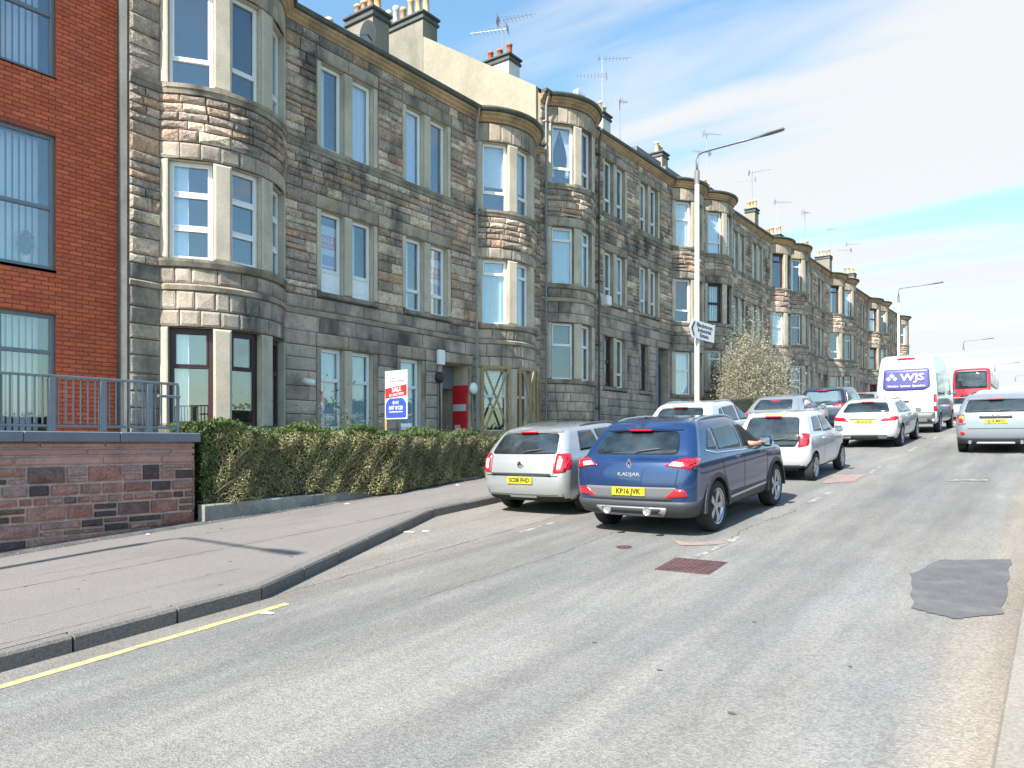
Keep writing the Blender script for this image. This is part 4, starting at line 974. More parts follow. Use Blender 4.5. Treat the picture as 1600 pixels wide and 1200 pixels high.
class Car:
    def __init__(s, name, label, cat, x, y, L, Wd, H, paintm, tab=None, crown=.07, wheels=(.85, 3.5), wr=.33, ww=.21, slope=None, lift=0, group=None, skirt=None, skirtm='plastic_dark', rimm='rim', **k):
        y_ = y+L/2; sl_ = (gz(y+wheels[1])-gz(y+wheels[0]))/(wheels[1]-wheels[0]) if slope is None else slope
        z0 = gz(y+wheels[0])-sl_*wheels[0]+lift
        s.root = thing(name, label, cat, (x, y, z0), (math.atan(sl_), 0, 0), group); s.L, s.W, s.H = L, Wd, H
        tab = tab or make_tab(L, Wd, H, **k); s.tab = tab; s.crown = crown
        rings = hull_verts(tab, crown, L); V = [p for r in rings for p in r]; n = len(rings[0]); F = []
        for i in range(len(rings)-1):
            for j in range(n): F.append((i*n+j, i*n+(j+1) % n, (i+1)*n+(j+1) % n, (i+1)*n+j))
        F.append(tuple(range(n-1, -1, -1))); F.append(tuple((len(rings)-1)*n+j for j in range(n)))
        me = mesh('body', V, F, [paintm, 'underside'], True)
        o = bpy.data.objects.new('body', me); COL.objects.link(o)
        md = o.modifiers.new('s', 'SUBSURF'); md.levels = md.render_levels = 2
        bpy.context.view_layer.update(); dg = bpy.context.evaluated_depsgraph_get(); ev = bpy.data.meshes.new_from_object(o.evaluated_get(dg))
        s.bvh = BVHTree.FromPolygons([v.co for v in ev.vertices], [tuple(p.vertices) for p in ev.polygons])
        cb = MB(); s.wheels = wheels; s.wr = wr
        for yw in wheels:
            for sd in (-1, 1): cb.lathe([(wr+.055, sd*(Wd/2-.30)), (wr+.055, sd*(Wd/2+.2))] if sd > 0 else [(wr+.055, sd*(Wd/2+.2)), (wr+.055, sd*(Wd/2-.30))], 28, (0, yw, wr-.0), 'x')
        cm = cb.me('cut', 'underside'); cm.materials.clear(); cm.materials.append(M[paintm]); cm.materials.append(M['underside']); cm.polygons.foreach_set('material_index', [1]*len(cm.polygons))
        co = bpy.data.objects.new('cut', cm); COL.objects.link(co)
        b = o.modifiers.new('b', 'BOOLEAN'); b.operation = 'DIFFERENCE'; b.object = co; b.solver = 'EXACT'
        bpy.context.view_layer.update(); dg = bpy.context.evaluated_depsgraph_get(); fin = bpy.data.meshes.new_from_object(o.evaluated_get(dg))
        for p in fin.polygons:
            if p.normal.z < -.6 and p.center.z < .35: p.material_index = 1
            p.use_smooth = p.material_index == 0
        bpy.data.objects.remove(o); bpy.data.objects.remove(co); s.body = link('body', fin, s.root)
        s.cutmesh = cm
        for yw in wheels:
            for sd in (-1, 1): s.wheel(sd, yw, wr, ww, rimm)
        if skirt: s.band(skirt, skirtm)
    def band(s, rng, m, name='bumper_cladding', grow=.010, ymin=None, ymax=None):
        """a shell over the lower body between two heights"""
        z0, z1 = rng; tab = []
        for k in range(5):
            z = z0+(z1-z0)*k/4
            for a, b in zip(s.tab[:-1], s.tab[1:]):
                if a[0] <= z <= b[0]: u = (z-a[0])/(b[0]-a[0]); tab.append(tuple(a[i]+(b[i]-a[i])*u for i in range(6))); break
        tab = [(tab[0][0], tab[0][1]+.05, tab[0][2]-.05, tab[0][3]-.05, tab[0][4], tab[0][5])]+tab+[(tab[-1][0]+.012, tab[-1][1]+.02, tab[-1][2]-.02, tab[-1][3]-.02, tab[-1][4], tab[-1][5])]
        rings = hull_verts(tab, 0, s.L, grow); V = [p for r in rings for p in r]; n = len(rings[0])
        F = [(i*n+j, i*n+(j+1) % n, (i+1)*n+(j+1) % n, (i+1)*n+j) for i in range(len(rings)-1) for j in range(n)]+[tuple(range(n-1, -1, -1)), tuple((len(rings)-1)*n+j for j in range(n))]
        me = mesh(name, V, F, [m, 'underside'], True); o = bpy.data.objects.new(name, me); COL.objects.link(o); co = bpy.data.objects.new('cut', s.cutmesh); COL.objects.link(co)
        b = o.modifiers.new('b', 'BOOLEAN'); b.operation = 'DIFFERENCE'; b.object = co; b.solver = 'EXACT'
        bpy.context.view_layer.update(); fin = bpy.data.meshes.new_from_object(o.evaluated_get(bpy.context.evaluated_depsgraph_get())); bpy.data.objects.remove(o); bpy.data.objects.remove(co)
        link(name, fin, s.root)
    def wheel(s, sd, yw, r, w, rimm):
        key = (round(r, 3), round(w, 3), rimm)
        if key not in WIN_CACHE:
            t = MB().lathe([(r*.66, -w*.45), (r*.80, -w*.5), (r*.95, -w*.47), (r, -w*.34), (r, w*.34), (r*.95, w*.47), (r*.80, w*.5), (r*.66, w*.45), (r*.64, 0), (r*.66, -w*.45)], 36, (0, 0, 0), 'x')
            rm = MB().lathe([(r*.60, -w*.3), (r*.68, w*.40), (r*.71, w*.49), (r*.67, w*.46), (r*.62, w*.30), (r*.58, -w*.2)], 36, (0, 0, 0), 'x')
            rm.lathe([(r*.17, w*.30), (r*.16, w*.40), (0, w*.42)], 16, (0, 0, 0), 'x')
            for k in range(10):
                a = 2*math.pi*((k//2)/5)+(.11 if k % 2 else -.11); ca, sa = math.cos(a), math.sin(a); h = .026
                V = []
                for rr, xx, hh in ((r*.10, w*.36, h*.8), (r*.67, w*.42, h)):
                    for e in (-hh, hh):
                        for dx in (0, -.03): V.append((xx+dx, rr*ca-e*sa, rr*sa+e*ca))
                rm.add(V, [(0, 2, 6, 4), (1, 5, 7, 3), (0, 4, 5, 1), (2, 3, 7, 6), (0, 1, 3, 2), (4, 6, 7, 5)])
            dk = MB().lathe([(0, w*.06), (r*.45, w*.06), (r*.64, w*.02)], 24, (0, 0, 0), 'x')
            WIN_CACHE[key] = (t.me('wheel', 'tyre', True), rm.me('rim', rimm), dk.me('brake_disc', 'plastic_dark'))
        t, rm, dk = WIN_CACHE[key]
        wo = link('wheel', t, s.root, (sd*(s.W/2-w/2-.01), yw, r), (0, 0, 0 if sd > 0 else math.pi)); link('rim', rm, wo); link('brake_disc', dk, wo)
    def hit(s, mode, p):
        if mode == 'r': o, d = Vector((p[0], -4, p[1])), Vector((0, 1, 0))
        elif mode == 'f': o, d = Vector((p[0], s.L+4, p[1])), Vector((0, -1, 0))
        elif mode == 's': o, d = Vector((4, p[0], p[1])), Vector((-1, 0, 0))
        else: o, d = Vector((p[0], p[1], 6)), Vector((0, 0, -1))
        l, n, i, _ = s.bvh.ray_cast(o, d)
        if l is None: l, n, i, _ = s.bvh.find_nearest(o+d*(3.2 if mode == 's' else 4.2))
        if mode == 's' and abs(n.x) < .35: l, n, i, _ = s.bvh.find_nearest(Vector((s.W*.5, p[0], p[1])))
        if mode == 'r' and abs(n.y) < .2: l, n, i, _ = s.bvh.find_nearest(Vector((p[0], .05, p[1])))
        if n.dot(d) > 0: n = -n
        return l, n
    def patch(s, name, mode, poly, m, off=.006, r=.03, step=.05, mirror=False, label=None, parent=None, thick=.02):
        if r: poly = rpoly(poly, r)
        dn = []
        for i in range(len(poly)):
            p0, p1 = Vector(poly[i]), Vector(poly[(i+1) % len(poly)]); k_ = max(1, math.ceil((p1-p0).length/step))
            dn += [tuple(p0.lerp(p1, j/k_)) for j in range(k_)]
        poly = dn
        v, f, n = cdt(poly, step); H_ = [s.hit(mode, (p.x, p.y)) for p in v]
        V = [l+nn*off for l, nn in H_]; k = len(V); V += [l-nn*thick for l, nn in H_[:n]]; F = list(f)
        def build(sx):
            VV = [(a.x*sx, a.y, a.z) for a in V]; me = mesh(name, VV, F+[(i, (i+1) % n, k+(i+1) % n, k+i) for i in range(n)], m, False)
            bm = bmesh.new(); bm.from_mesh(me); bmesh.ops.recalc_face_normals(bm, faces=bm.faces); bm.to_mesh(me); bm.free()
            for p in me.polygons: p.use_smooth = len(p.vertices) == 3
            c = s.bvh.find_nearest(Vector(VV[n] if k > n else VV[0]))
            pp = [p for p in me.polygons if len(p.vertices) == 3][:1]
            if pp and pp[0].normal.dot(Vector((H_[0][1].x*sx, H_[0][1].y, H_[0][1].z))) < 0: me.flip_normals()
            return link(name, me, parent or s.root, label=label)
        o = build(1)
        if mirror: build(-1)
        return o
    def line(s, mode, pts, w=.010, m='underside', name='door_gap', mirror=True, off=.002):
        pts = [Vector(p) for p in pts]; out = []
        for a, b in zip(pts[:-1], pts[1:]):
            k = max(1, int((b-a).length/.08)); out += [a.lerp(b, i/k) for i in range(k)]
        out.append(pts[-1]); V = []; F = []
        for i, p in enumerate(out):
            d = (out[min(i+1, len(out)-1)]-out[max(i-1, 0)]).normalized(); q = Vector((-d.y, d.x))*w/2
            for e in (-1, 1): l, n = s.hit(mode, tuple(p+q*e)); V.append(l+n*off)
        F = [(2*i, 2*i+1, 2*i+3, 2*i+2) for i in range(len(out)-1)]
        link(name, mesh(name, V, F, m), s.root)
        if mirror: link(name, mesh(name, [(-v.x, v.y, v.z) for v in V], F, m), s.root)
    def plate(s, txt, z, w=.50, x=0, tilt=None, dark=False):
        l, n = s.hit('r', (x, z)); l2, _ = s.hit('r', (x, z+.05)); rx = -math.atan2(l2.y-l.y, .05)*.7
        p = MB().cbox(-w/2, w/2, -.012, .004, -.058, .058, .004).obj('number_plate', 'plate_yellow', s.root, (x, l.y-.006, z), (rx, 0, 0))
        if txt: text(txt, .098, 'plate_text', p, (0, -.0135, 0), (R(90), 0, 0), sx=.95)
    def mirrors(s, y, z, m, glass=True):
        for sd in (-1, 1):
            l, n = s.hit('s', (y, z)); b = MB(); b.lathe([(.02, -.085), (.075, -.07), (.095, 0), (.085, .07), (.03, .09)], 12, (0, 0, 0), 'x')
            b.tube([(-sd*.17, .02, -.05), (-sd*.05, 0, -.02)], .022, 6)
            V = [(x_, y_*.75, z_) for x_, y_, z_ in b.V]; b.V = V; o = b.obj('wing_mirror', m, s.root, (sd*(l.x+.15), y, z), smooth=True)
            MB().box(-.072, .072, -.078, -.070, -.055, .055).obj('mirror_glass', 'auto_glass_pale', o)
    def handle(s, y, z, m):
        for sd in (-1, 1):
            l, n = s.hit('s', (y, z)); MB().cbox(-.012, .022, -.09, .09, -.014, .014, .006).obj('door_handle', m, s.root, (sd*(l.x+.004), y, z))
    def bar(s, name, x0, x1, y, z, h, d, m, smooth=False): return MB().cbox(x0, x1, y, y+d, z, z+h, min(.012, h*.3)).obj(name, m, s.root)
    def rails(s, y0, y1, m='satin_silver', inset=.0, xx=None):
        for sd in (-1, 1):
            pts = []
            for i in range(9):
                y = y0+(y1-y0)*i/8; x = xx or s.W*.33
                l, n = s.hit('t', (x, y)); pts.append((sd*x, y, l.z+(.022 if 0 < i < 8 else .0)))
            MB().tube(pts, .016, 6).obj('roof_rail', m, s.root)
    def std(s, belt, H, rwb, rwt, dlo, hz, m, rw_half=(.60, .50), pillars=(), spoiler=True, stop=True, wiper=True, hy=(1.7, 2.75), glass='auto_glass', rr=.07, shade='plastic_dark'):
        s.patch('rear_window', 'r', [(-rw_half[0], rwb), (rw_half[0], rwb), (rw_half[1], rwt), (-rw_half[1], rwt)], glass, .006, rr)
        for k, q in enumerate(dlo): s.patch('side_window', 's', q, glass, .005, .035, mirror=True)
        if spoiler:
            l, n = s.hit('r', (0, rwt+.03)); b = MB(); w = rw_half[1]+.03; tz = s.hit('t', (0, l.y+.20))[0].z+.004; te = s.hit('t', (w, l.y+.20))[0].z+.004
            b.add([(-w, l.y-.0, rwt+.02), (w, l.y-.0, rwt+.02), (w, l.y+.20, te), (-w, l.y+.20, te), (-w, l.y+.01, rwt+.0), (w, l.y+.01, rwt+.0), (w, l.y+.20, rwt+.0), (-w, l.y+.20, rwt+.0), (0, l.y-.105, rwt+.045), (0, l.y-.095, rwt+.015), (0, l.y+.20, tz)],
                  [(0, 8, 10, 3), (8, 1, 2, 10), (4, 7, 6, 5, 9), (0, 4, 9, 8), (8, 9, 5, 1), (1, 5, 6, 2), (2, 6, 7, 3), (3, 7, 4, 0)]); b.obj('spoiler', m, s.root)
            MB().cbox(-.17, .17, l.y-.112, l.y-.08, rwt+.010, rwt+.036, .006).obj('brake_light', 'lamp_red', s.root)
        elif stop:
            l, n = s.hit('r', (0, rwt-.04)); MB().cbox(-.14, .14, l.y-.02, l.y+.01, rwt-.05, rwt-.02, .006).obj('brake_light', 'lamp_red', s.root)
        if wiper:
            a, n = s.hit('r', (0, rwb+.03)); c, n2 = s.hit('r', (.34, rwb+.07)); MB().tube([(0, a.y-.03, rwb+.02), (.1, a.y-.03, rwb+.05), (.36, c.y-.012, rwb+.08)], .011, 5).obj('wiper', 'plastic_dark', s.root)
        s.patch('windscreen', 'f', [(-.62, belt+.04), (.62, belt+.04), (.52, H-.13), (-.52, H-.13)], glass, .005, .06, .14)
        s.patch('headlight', 'f', [(.45, .62), (.74, .68), (.74, .80), (.45, .72)], 'lamp_clear', .006, .03, mirror=True)
        s.mirrors(s.L-1.55 if s.L > 3.8 else s.L-1.30, belt+.07, m)
        for y in hy: s.handle(y, hz, m)
C = {}
# silver estate parked in the bay
c = Car('estate_car', 'silver estate car parked in the bay beside the hedge', 'car', -7.32, 10.25, 4.5, 1.78, 1.50, 'car_silver', wheels=(.88, 3.58), wr=.315, belt=.98, rb=.10, rt=.42, wsb=1.25, wst=2.1, wtop=.70)
c.std(.98, 1.5, 1.03, 1.36, [[(.62, 1.06), (1.28, 1.06), (1.22, 1.38), (.78, 1.38)], [(1.35, 1.06), (2.12, 1.05), (2.10, 1.40), (1.30, 1.385)], [(2.20, 1.05), (3.10, 1.03), (2.60, 1.37), (2.18, 1.395)]], .90, 'car_silver', (.66, .56))
c.patch('tail_light', 'r', [(.64, .72), (.82, .74), (.88, 1.02), (.66, 1.05)], 'lamp_red', .010, .03, mirror=True); c.patch('tail_light_lens', 'r', [(.69, .78), (.76, .79), (.78, .95), (.70, .96)], 'lamp_clear', .014, .02, mirror=True)
c.patch('tail_light_side', 's', [(.06, .76), (.22, .80), (.34, 1.04), (.12, 1.04)], 'lamp_red', .008, .03, mirror=True)
c.plate('SC08 FHD', .605); c.bar('chrome_strip', -.60, .60, .0, .70, .028, .03, 'plastic_dark'); c.line('r', [(-.63, .70), (-.63, 1.0)], .012, mirror=True); c.line('r', [(-.84, .36), (.84, .36)], .022, 'plastic_mid', 'bumper_groove', False)
c.line('r', [(-.72, .68), (.72, .68)], .016, 'underside', 'tailgate_gap', False); c.line('s', [(1.30, .35), (1.32, 1.02)], .012); c.line('s', [(2.17, .30), (2.17, 1.02)], .012); c.line('s', [(3.15, .30), (3.18, .98)], .012); c.line('s', [(1.2, .52), (3.1, .52)], .03, 'plastic_mid', 'rubbing_strip')
c.rails(1.0, 2.9, 'plastic_mid'); MB().lathe([(.055, 0), (.06, .012), (.04, .02), (0, .022)], 16).obj('badge', 'chrome', c.root, (0, c.hit('r', (0, .86))[0].y-.002, .86), (R(90), 0, 0))
# blue SUV
c = Car('blue_suv', 'blue five door crossover car with its arm rested driver, nearest in the queue', 'car', -4.80, 9.28, 4.45, 1.84, 1.60, 'car_blue', wheels=(.92, 3.56), wr=.355, ww=.225, clear=.24, bon=1.02, belt=1.06, rb=.20, rt=.58, wsb=1.2, wst=2.05, wtop=.70, skirt=(.26, .50), hood=.95)
c.std(1.06, 1.6, 1.12, 1.42, [[(.72, 1.17), (1.06, 1.13), (1.10, 1.42), (.98, 1.42)], [(1.12, 1.13), (1.98, 1.10), (1.98, 1.46), (1.14, 1.43)], [(2.06, 1.10), (2.98, 1.08), (2.48, 1.42), (2.06, 1.455)]], .98, 'car_blue', (.64, .55), rr=.10)
c.patch('tail_light', 'r', [(.50, .985), (.90, .93), (.91, 1.07), (.72, 1.075)], 'lamp_red', .014, .03, mirror=True); c.patch('tail_light_lens', 'r', [(.56, .985), (.74, .965), (.76, 1.02), (.62, 1.03)], 'lamp_clear', .018, .015, mirror=True)
c.patch('tail_light_side', 's', [(.05, .94), (.30, .99), (.44, 1.06), (.12, 1.08)], 'lamp_red', .010, .03, mirror=True)
c.plate('KP16 JVK', .635); c.patch('bumper_reflector', 'r', [(.52, .56), (.82, .58), (.78, .68), (.66, .68)], 'lamp_red', .012, .02, mirror=True)
c.patch('bumper_panel', 'r', [(-.62, .52), (.62, .52), (.70, .70), (-.70, .70)], 'plastic_mid', .006, .05); c.patch('skid_plate', 'r', [(-.45, .30), (.45, .30), (.55, .43), (-.55, .43)], 'satin_silver', .022, .05, .12)
c.patch('skid_insert', 'r', [(-.38, .34), (.38, .34), (.46, .42), (-.46, .42)], 'plastic_dark', .027, .04, .12)
for sx in (-.3, .3): MB().lathe([(.035, 0), (.06, .05), (.055, .06), (.03, .05)], 12).obj('exhaust_trim', 'satin_silver', c.root, (sx, -.01, .385), (R(90), 0, 0))
text('KADJAR', .062, 'car_silver', c.root, (0, c.hit('r', (0, .865))[0].y-.006, .865), (R(88), 0, 0), 'model_lettering', .004, sx=1.5)
b = MB(); b.add([(0, 0, .09), (.045, 0, 0), (0, 0, -.09), (-.045, 0, 0), (0, 0, .055), (.025, 0, 0), (0, 0, -.055), (-.025, 0, 0)]+[(x, -.012, z) for x, _, z in [(0, 0, .09), (.045, 0, 0), (0, 0, -.09), (-.045, 0, 0), (0, 0, .055), (.025, 0, 0), (0, 0, -.055), (-.025, 0, 0)]],
      [(8+i, 8+(i+1) % 4, 12+(i+1) % 4, 12+i) for i in range(4)]+[(i, (i+1) % 4, 8+(i+1) % 4, 8+i) for i in range(4)]+[(4+i, 4+(i+1) % 4, 12+(i+1) % 4, 12+i) for i in range(4)]); b.obj('badge', 'chrome', c.root, (0, c.hit('r', (0, 1.0))[0].y-.006, 1.0))
c.line('r', [(-.66, .72), (-.70, .93)], .010); c.line('r', [(-.70, .715), (.70, .715)], .014, 'underside', 'tailgate_gap', False)
c.line('s', [(1.10, 1.05), (1.22, .75), (1.42, .48)], .012); c.line('s', [(2.02, .40), (2.02, 1.08)], .012); c.line('s', [(3.06, .40), (3.12, 1.0)], .012)
c.line('s', [(1.45, .42), (3.0, .46)], .035, 'satin_silver', 'sill_strip', off=.016); c.line('s', [(1.35, .58), (3.05, .62)], .012, 'car_blue', 'crease')
c.rails(.95, 2.7); c.line('s', [(.66, 1.15), (1.0, 1.09), (2.0, 1.06), (3.05, 1.05)], .014, 'chrome', 'window_trim', off=.010)
for yw in c.wheels:      # wheel arch trims
    b = MB()
    for k in range(17):
        a = math.pi*(k/16)*1.06-.09; 
        for rr_, xx in ((c.wr+.05, .925), (c.wr+.115, .918)): b.V.append((0, 0, 0)); b.V[-1] = (xx, yw+rr_*math.cos(a), c.wr+rr_*math.sin(a))
    nn = len(b.V)
    for k in range(16): b.F.append((2*k, 2*k+1, 2*k+3, 2*k+2)); b.mi.append(0)
    F0 = list(b.F)
    outl = [(x-.10, y, z) for x, y, z in b.V]; b.V += outl; b.F += [(2*k+1, nn+2*k+1, nn+2*k+3, 2*k+3) for k in range(16)]; b.mi += [0]*16
    for sd in (1, -1): link('arch_trim', mesh('arch_trim', [(x*sd, y, z) for x, y, z in b.V], b.F, 'plastic_dark'), c.root)
BLUE = c
# white hatchback behind it
c = Car('hatchback', 'small white hatchback with a dark glass tailgate ahead of the blue crossover', 'car', -5.0, 16.05, 3.47, 1.62, 1.47, 'car_white', wheels=(.52, 2.86), wr=.29, ww=.18, belt=.95, bon=.90, rb=.10, rt=.36, wsb=.92, wst=1.55, wtop=.72, hood=.8)
c.std(.95, 1.47, .84, 1.34, [[(.56, 1.04), (1.18, 1.01), (1.16, 1.34), (.74, 1.33)], [(1.26, 1.00), (2.28, .98), (1.86, 1.33), (1.24, 1.345)]], .86, 'car_white', (.60, .52), hy=(1.2,))
c.patch('tailgate_glass', 'r', [(-.50, .74), (.50, .74), (.56, .86), (-.56, .86)], 'auto_glass', .008, .03); c.patch('tail_light', 'r', [(.55, .72), (.73, .76), (.76, 1.0), (.60, 1.02)], 'lamp_red', .012, .04, mirror=True); c.patch('tail_light_side', 's', [(.03, .76), (.16, .80), (.20, .98), (.06, 1.0)], 'lamp_red', .008, .03, mirror=True)
c.plate('SL14 VKE', .50); c.patch('roof_trim', 'r', [(-.2, 1.375), (.2, 1.375), (.2, 1.40), (-.2, 1.40)], 'plate_yellow', .02, .005)
c.line('s', [(1.22, .30), (1.22, 1.0)], .012); c.line('s', [(2.38, .30), (2.40, .95)], .012); c.line('r', [(-.74, .33), (.74, .33)], .05, 'plastic_dark', 'bumper_groove', False)
c.patch('badge', 'r', [(-.09, .80), (.09, .80), (.06, .90), (-.06, .90)], 'chrome', .014, .02)
# white estate ahead
c = Car('estate_car', 'white estate car with slim red tail lights, third in the queue', 'car', -4.83, 24.4, 4.70, 1.81, 1.46, 'car_white', wheels=(.95, 3.79), wr=.335, ww=.225, belt=.95, bon=.92, rb=.16, rt=.62, wsb=1.35, wst=2.2, wtop=.68)
c.std(.95, 1.46, 1.06, 1.34, [[(.72, 1.04), (1.30, 1.02), (1.28, 1.34), (.95, 1.31)], [(1.36, 1.01), (2.2, 1.0), (2.2, 1.37), (1.34, 1.345)], [(2.28, 1.0), (3.15, .98), (2.65, 1.33), (2.28, 1.365)]], .88, 'car_white', (.66, .54))
c.patch('tail_light', 'r', [(.42, .80), (.84, .82), (.87, .94), (.56, .92)], 'lamp_red', .010, .04, mirror=True); c.patch('tail_light_side', 's', [(.04, .83), (.26, .87), (.34, .95), (.10, .95)], 'lamp_red', .008, .03, mirror=True)
c.plate('SD16 ZTZ', .79); c.bar('chrome_strip', -.40, .40, .03, .865, .03, .03, 'chrome'); c.patch('diffuser', 'r', [(-.68, .27), (.68, .27), (.60, .40), (-.60, .40)], 'plastic_dark', .012, .04)
for sx in (-.5, .5): MB().cbox(-.13, .13, -.02, .05, -.03, .03, .01).obj('exhaust_tip', 'chrome', c.root, (sx, .02, .33))
c.line('s', [(1.32, .30), (1.32, 1.0)], .012); c.line('s', [(2.24, .30), (2.24, 1.0)], .012); c.line('s', [(3.25, .30), (3.28, .95)], .012); c.rails(1.1, 3.0, 'satin_silver')
# white crossover parked
c = Car('white_suv', 'white crossover car parked in the bay, partly hidden by the blue car', 'car', -7.42, 16.6, 4.38, 1.82, 1.60, 'car_white', wheels=(.85, 3.5), wr=.35, ww=.22, clear=.22, bon=1.0, belt=1.04, rb=.20, rt=.60, wsb=1.2, wst=2.05, wtop=.70, lift=.14)
c.std(1.04, 1.6, 1.12, 1.44, [[(.75, 1.12), (1.14, 1.10), (1.16, 1.42), (1.0, 1.40)], [(1.2, 1.10), (2.0, 1.08), (2.0, 1.46), (1.2, 1.43)], [(2.08, 1.08), (2.95, 1.07), (2.5, 1.42), (2.08, 1.455)]], .96, 'car_white', (.62, .54)); c.rails(.95, 2.8, 'satin_silver')
c.patch('tail_light', 'r', [(.55, .92), (.86, .92), (.88, 1.04), (.6, 1.04)], 'lamp_red', .010, .03, mirror=True); c.plate('SF66 KDN', .80)
# silver saloon parked
c = Car('saloon_car', 'silver grey car parked in the bay below the pale bush', 'car', -7.45, 23.7, 4.4, 1.78, 1.50, 'car_grey', wheels=(.85, 3.5), wr=.32, bon=.95, belt=1.0, rb=.34, rt=.95, wsb=1.2, wst=2.0, wtop=.70, lift=.16)
c.std(1.0, 1.5, 1.08, 1.38, [[(1.05, 1.08), (1.95, 1.06), (1.95, 1.40), (1.3, 1.37)], [(2.05, 1.06), (3.0, 1.04), (2.5, 1.36), (2.05, 1.395)]], .93, 'car_grey', (.60, .52), spoiler=False, wiper=False)
c.patch('tail_light', 'r', [(.60, .80), (.84, .82), (.86, .98), (.64, .98)], 'lamp_red', .010, .03, mirror=True); c.patch('tail_light_side', 's', [(.05, .84), (.26, .86), (.30, .98), (.10, .98)], 'lamp_red', .008, .03, mirror=True); c.plate('SA12 OPR', .72); c.line('s', [(2.0, .3), (2.0, 1.04)], .012)
# dark people carrier parked
c = Car('people_carrier', 'dark blue people carrier with wide red lights parked before the white van', 'car', -7.42, 29.8, 4.4, 1.82, 1.70, 'car_navy', wheels=(.85, 3.5), wr=.33, bon=1.0, belt=1.05, rb=.14, rt=.45, wsb=1.0, wst=1.75, wtop=.74, lift=.14)
c.std(1.05, 1.7, 1.10, 1.54, [[(.65, 1.12), (1.25, 1.10), (1.22, 1.52), (.8, 1.50)], [(1.32, 1.10), (2.2, 1.08), (2.2, 1.55), (1.30, 1.53)], [(2.28, 1.08), (3.2, 1.05), (2.8, 1.50), (2.28, 1.55)]], .95, 'car_navy', (.64, .56), glass='auto_glass_pale')
c.patch('tail_light', 'r', [(.40, .98), (.84, .96), (.88, 1.14), (.66, 1.10)], 'lamp_red', .012, .03, mirror=True); c.patch('tail_light_side', 's', [(.05, .98), (.28, 1.0), (.34, 1.12), (.10, 1.14)], 'lamp_red', .008, .03, mirror=True); c.plate('SH09 UTC', .80)
# small silver car beyond
c = Car('saloon_car', 'pale silver car parked beyond the people carrier, only its roof showing', 'car', -7.45, 36.6, 4.2, 1.76, 1.5, 'car_silver', wheels=(.8, 3.3), wr=.31, bon=.95, belt=1.0, rb=.2, rt=.6, wtop=.70, lift=.14)
c.std(1.0, 1.5, 1.06, 1.38, [[(.8, 1.06), (1.8, 1.05), (1.8, 1.38), (1.05, 1.36)], [(1.9, 1.05), (2.8, 1.04), (2.3, 1.36), (1.9, 1.38)]], .93, 'car_silver', (.60, .52)); c.patch('tail_light', 'r', [(.62, .82), (.82, .82), (.84, 1.02), (.66, 1.02)], 'lamp_red', .010, .03, mirror=True); c.plate('', .7)
# grey crossover hatch in the right lane
c = Car('compact_suv', 'pale grey compact car with round orange and red lights in the right lane', 'car', -1.42, 22.85, 4.30, 1.82, 1.56, 'car_mini', wheels=(.80, 3.47), wr=.34, ww=.225, clear=.22, bon=.98, belt=1.02, rb=.10, rt=.38, wsb=1.15, wst=1.75, wtop=.73, skirt=(.24, .42))
c.std(1.02, 1.56, 1.07, 1.38, [[(.62, 1.10), (1.2, 1.08), (1.2, 1.40), (.75, 1.38)], [(1.28, 1.08), (2.05, 1.06), (2.05, 1.42), (1.28, 1.40)], [(2.13, 1.06), (3.05, 1.05), (2.65, 1.39), (2.13, 1.42)]], .94, 'car_mini', (.70, .62))
def ell(cx, cz, a, b_, n=16): return [(cx+a*math.cos(2*math.pi*i/n), cz+b_*math.sin(2*math.pi*i/n)) for i in range(n)]
c.patch('tail_light', 'r', rpoly([(.66, .76), (.85, .76), (.85, 1.02), (.68, 1.02)], .06), 'chrome', .010, 0, .08, mirror=True); c.patch('tail_light_lens', 'r', ell(.76, .93, .07, .065), 'lamp_orange', .014, 0, mirror=True); c.patch('brake_lens', 'r', ell(.76, .86, .062, .06), 'lamp_red', .020, 0, mirror=True); c.patch('fog_light', 'r', [(.68, .50), (.78, .50), (.78, .58), (.68, .58)], 'lamp_red', .012, .02, mirror=True)
c.plate('SJ18 MFG', .845); c.patch('handle_bar', 'r', [(-.36, .925), (.36, .925), (.36, .985), (-.36, .985)], 'plastic_dark', .025, .03); c.patch('badge', 'r', rpoly([(-.10, .97), (.10, .97), (.06, 1.03), (-.06, 1.03)], .02), 'chrome', .03, 0); c.bar('skid_plate', -.42, .42, -.02, .27, .05, .05, 'satin_silver')
for sx in (-.56, .56): MB().lathe([(.03, 0), (.05, .06), (.045, .07), (.03, .06)], 14).obj('exhaust_tip', 'chrome', c.root, (sx, .02, .32), (R(90), 0, 0))
c.line('r', [(-.62, .66), (.62, .66)], .014, 'underside', 'tailgate_gap', False); c.rails(.9, 2.8, 'plastic_dark')
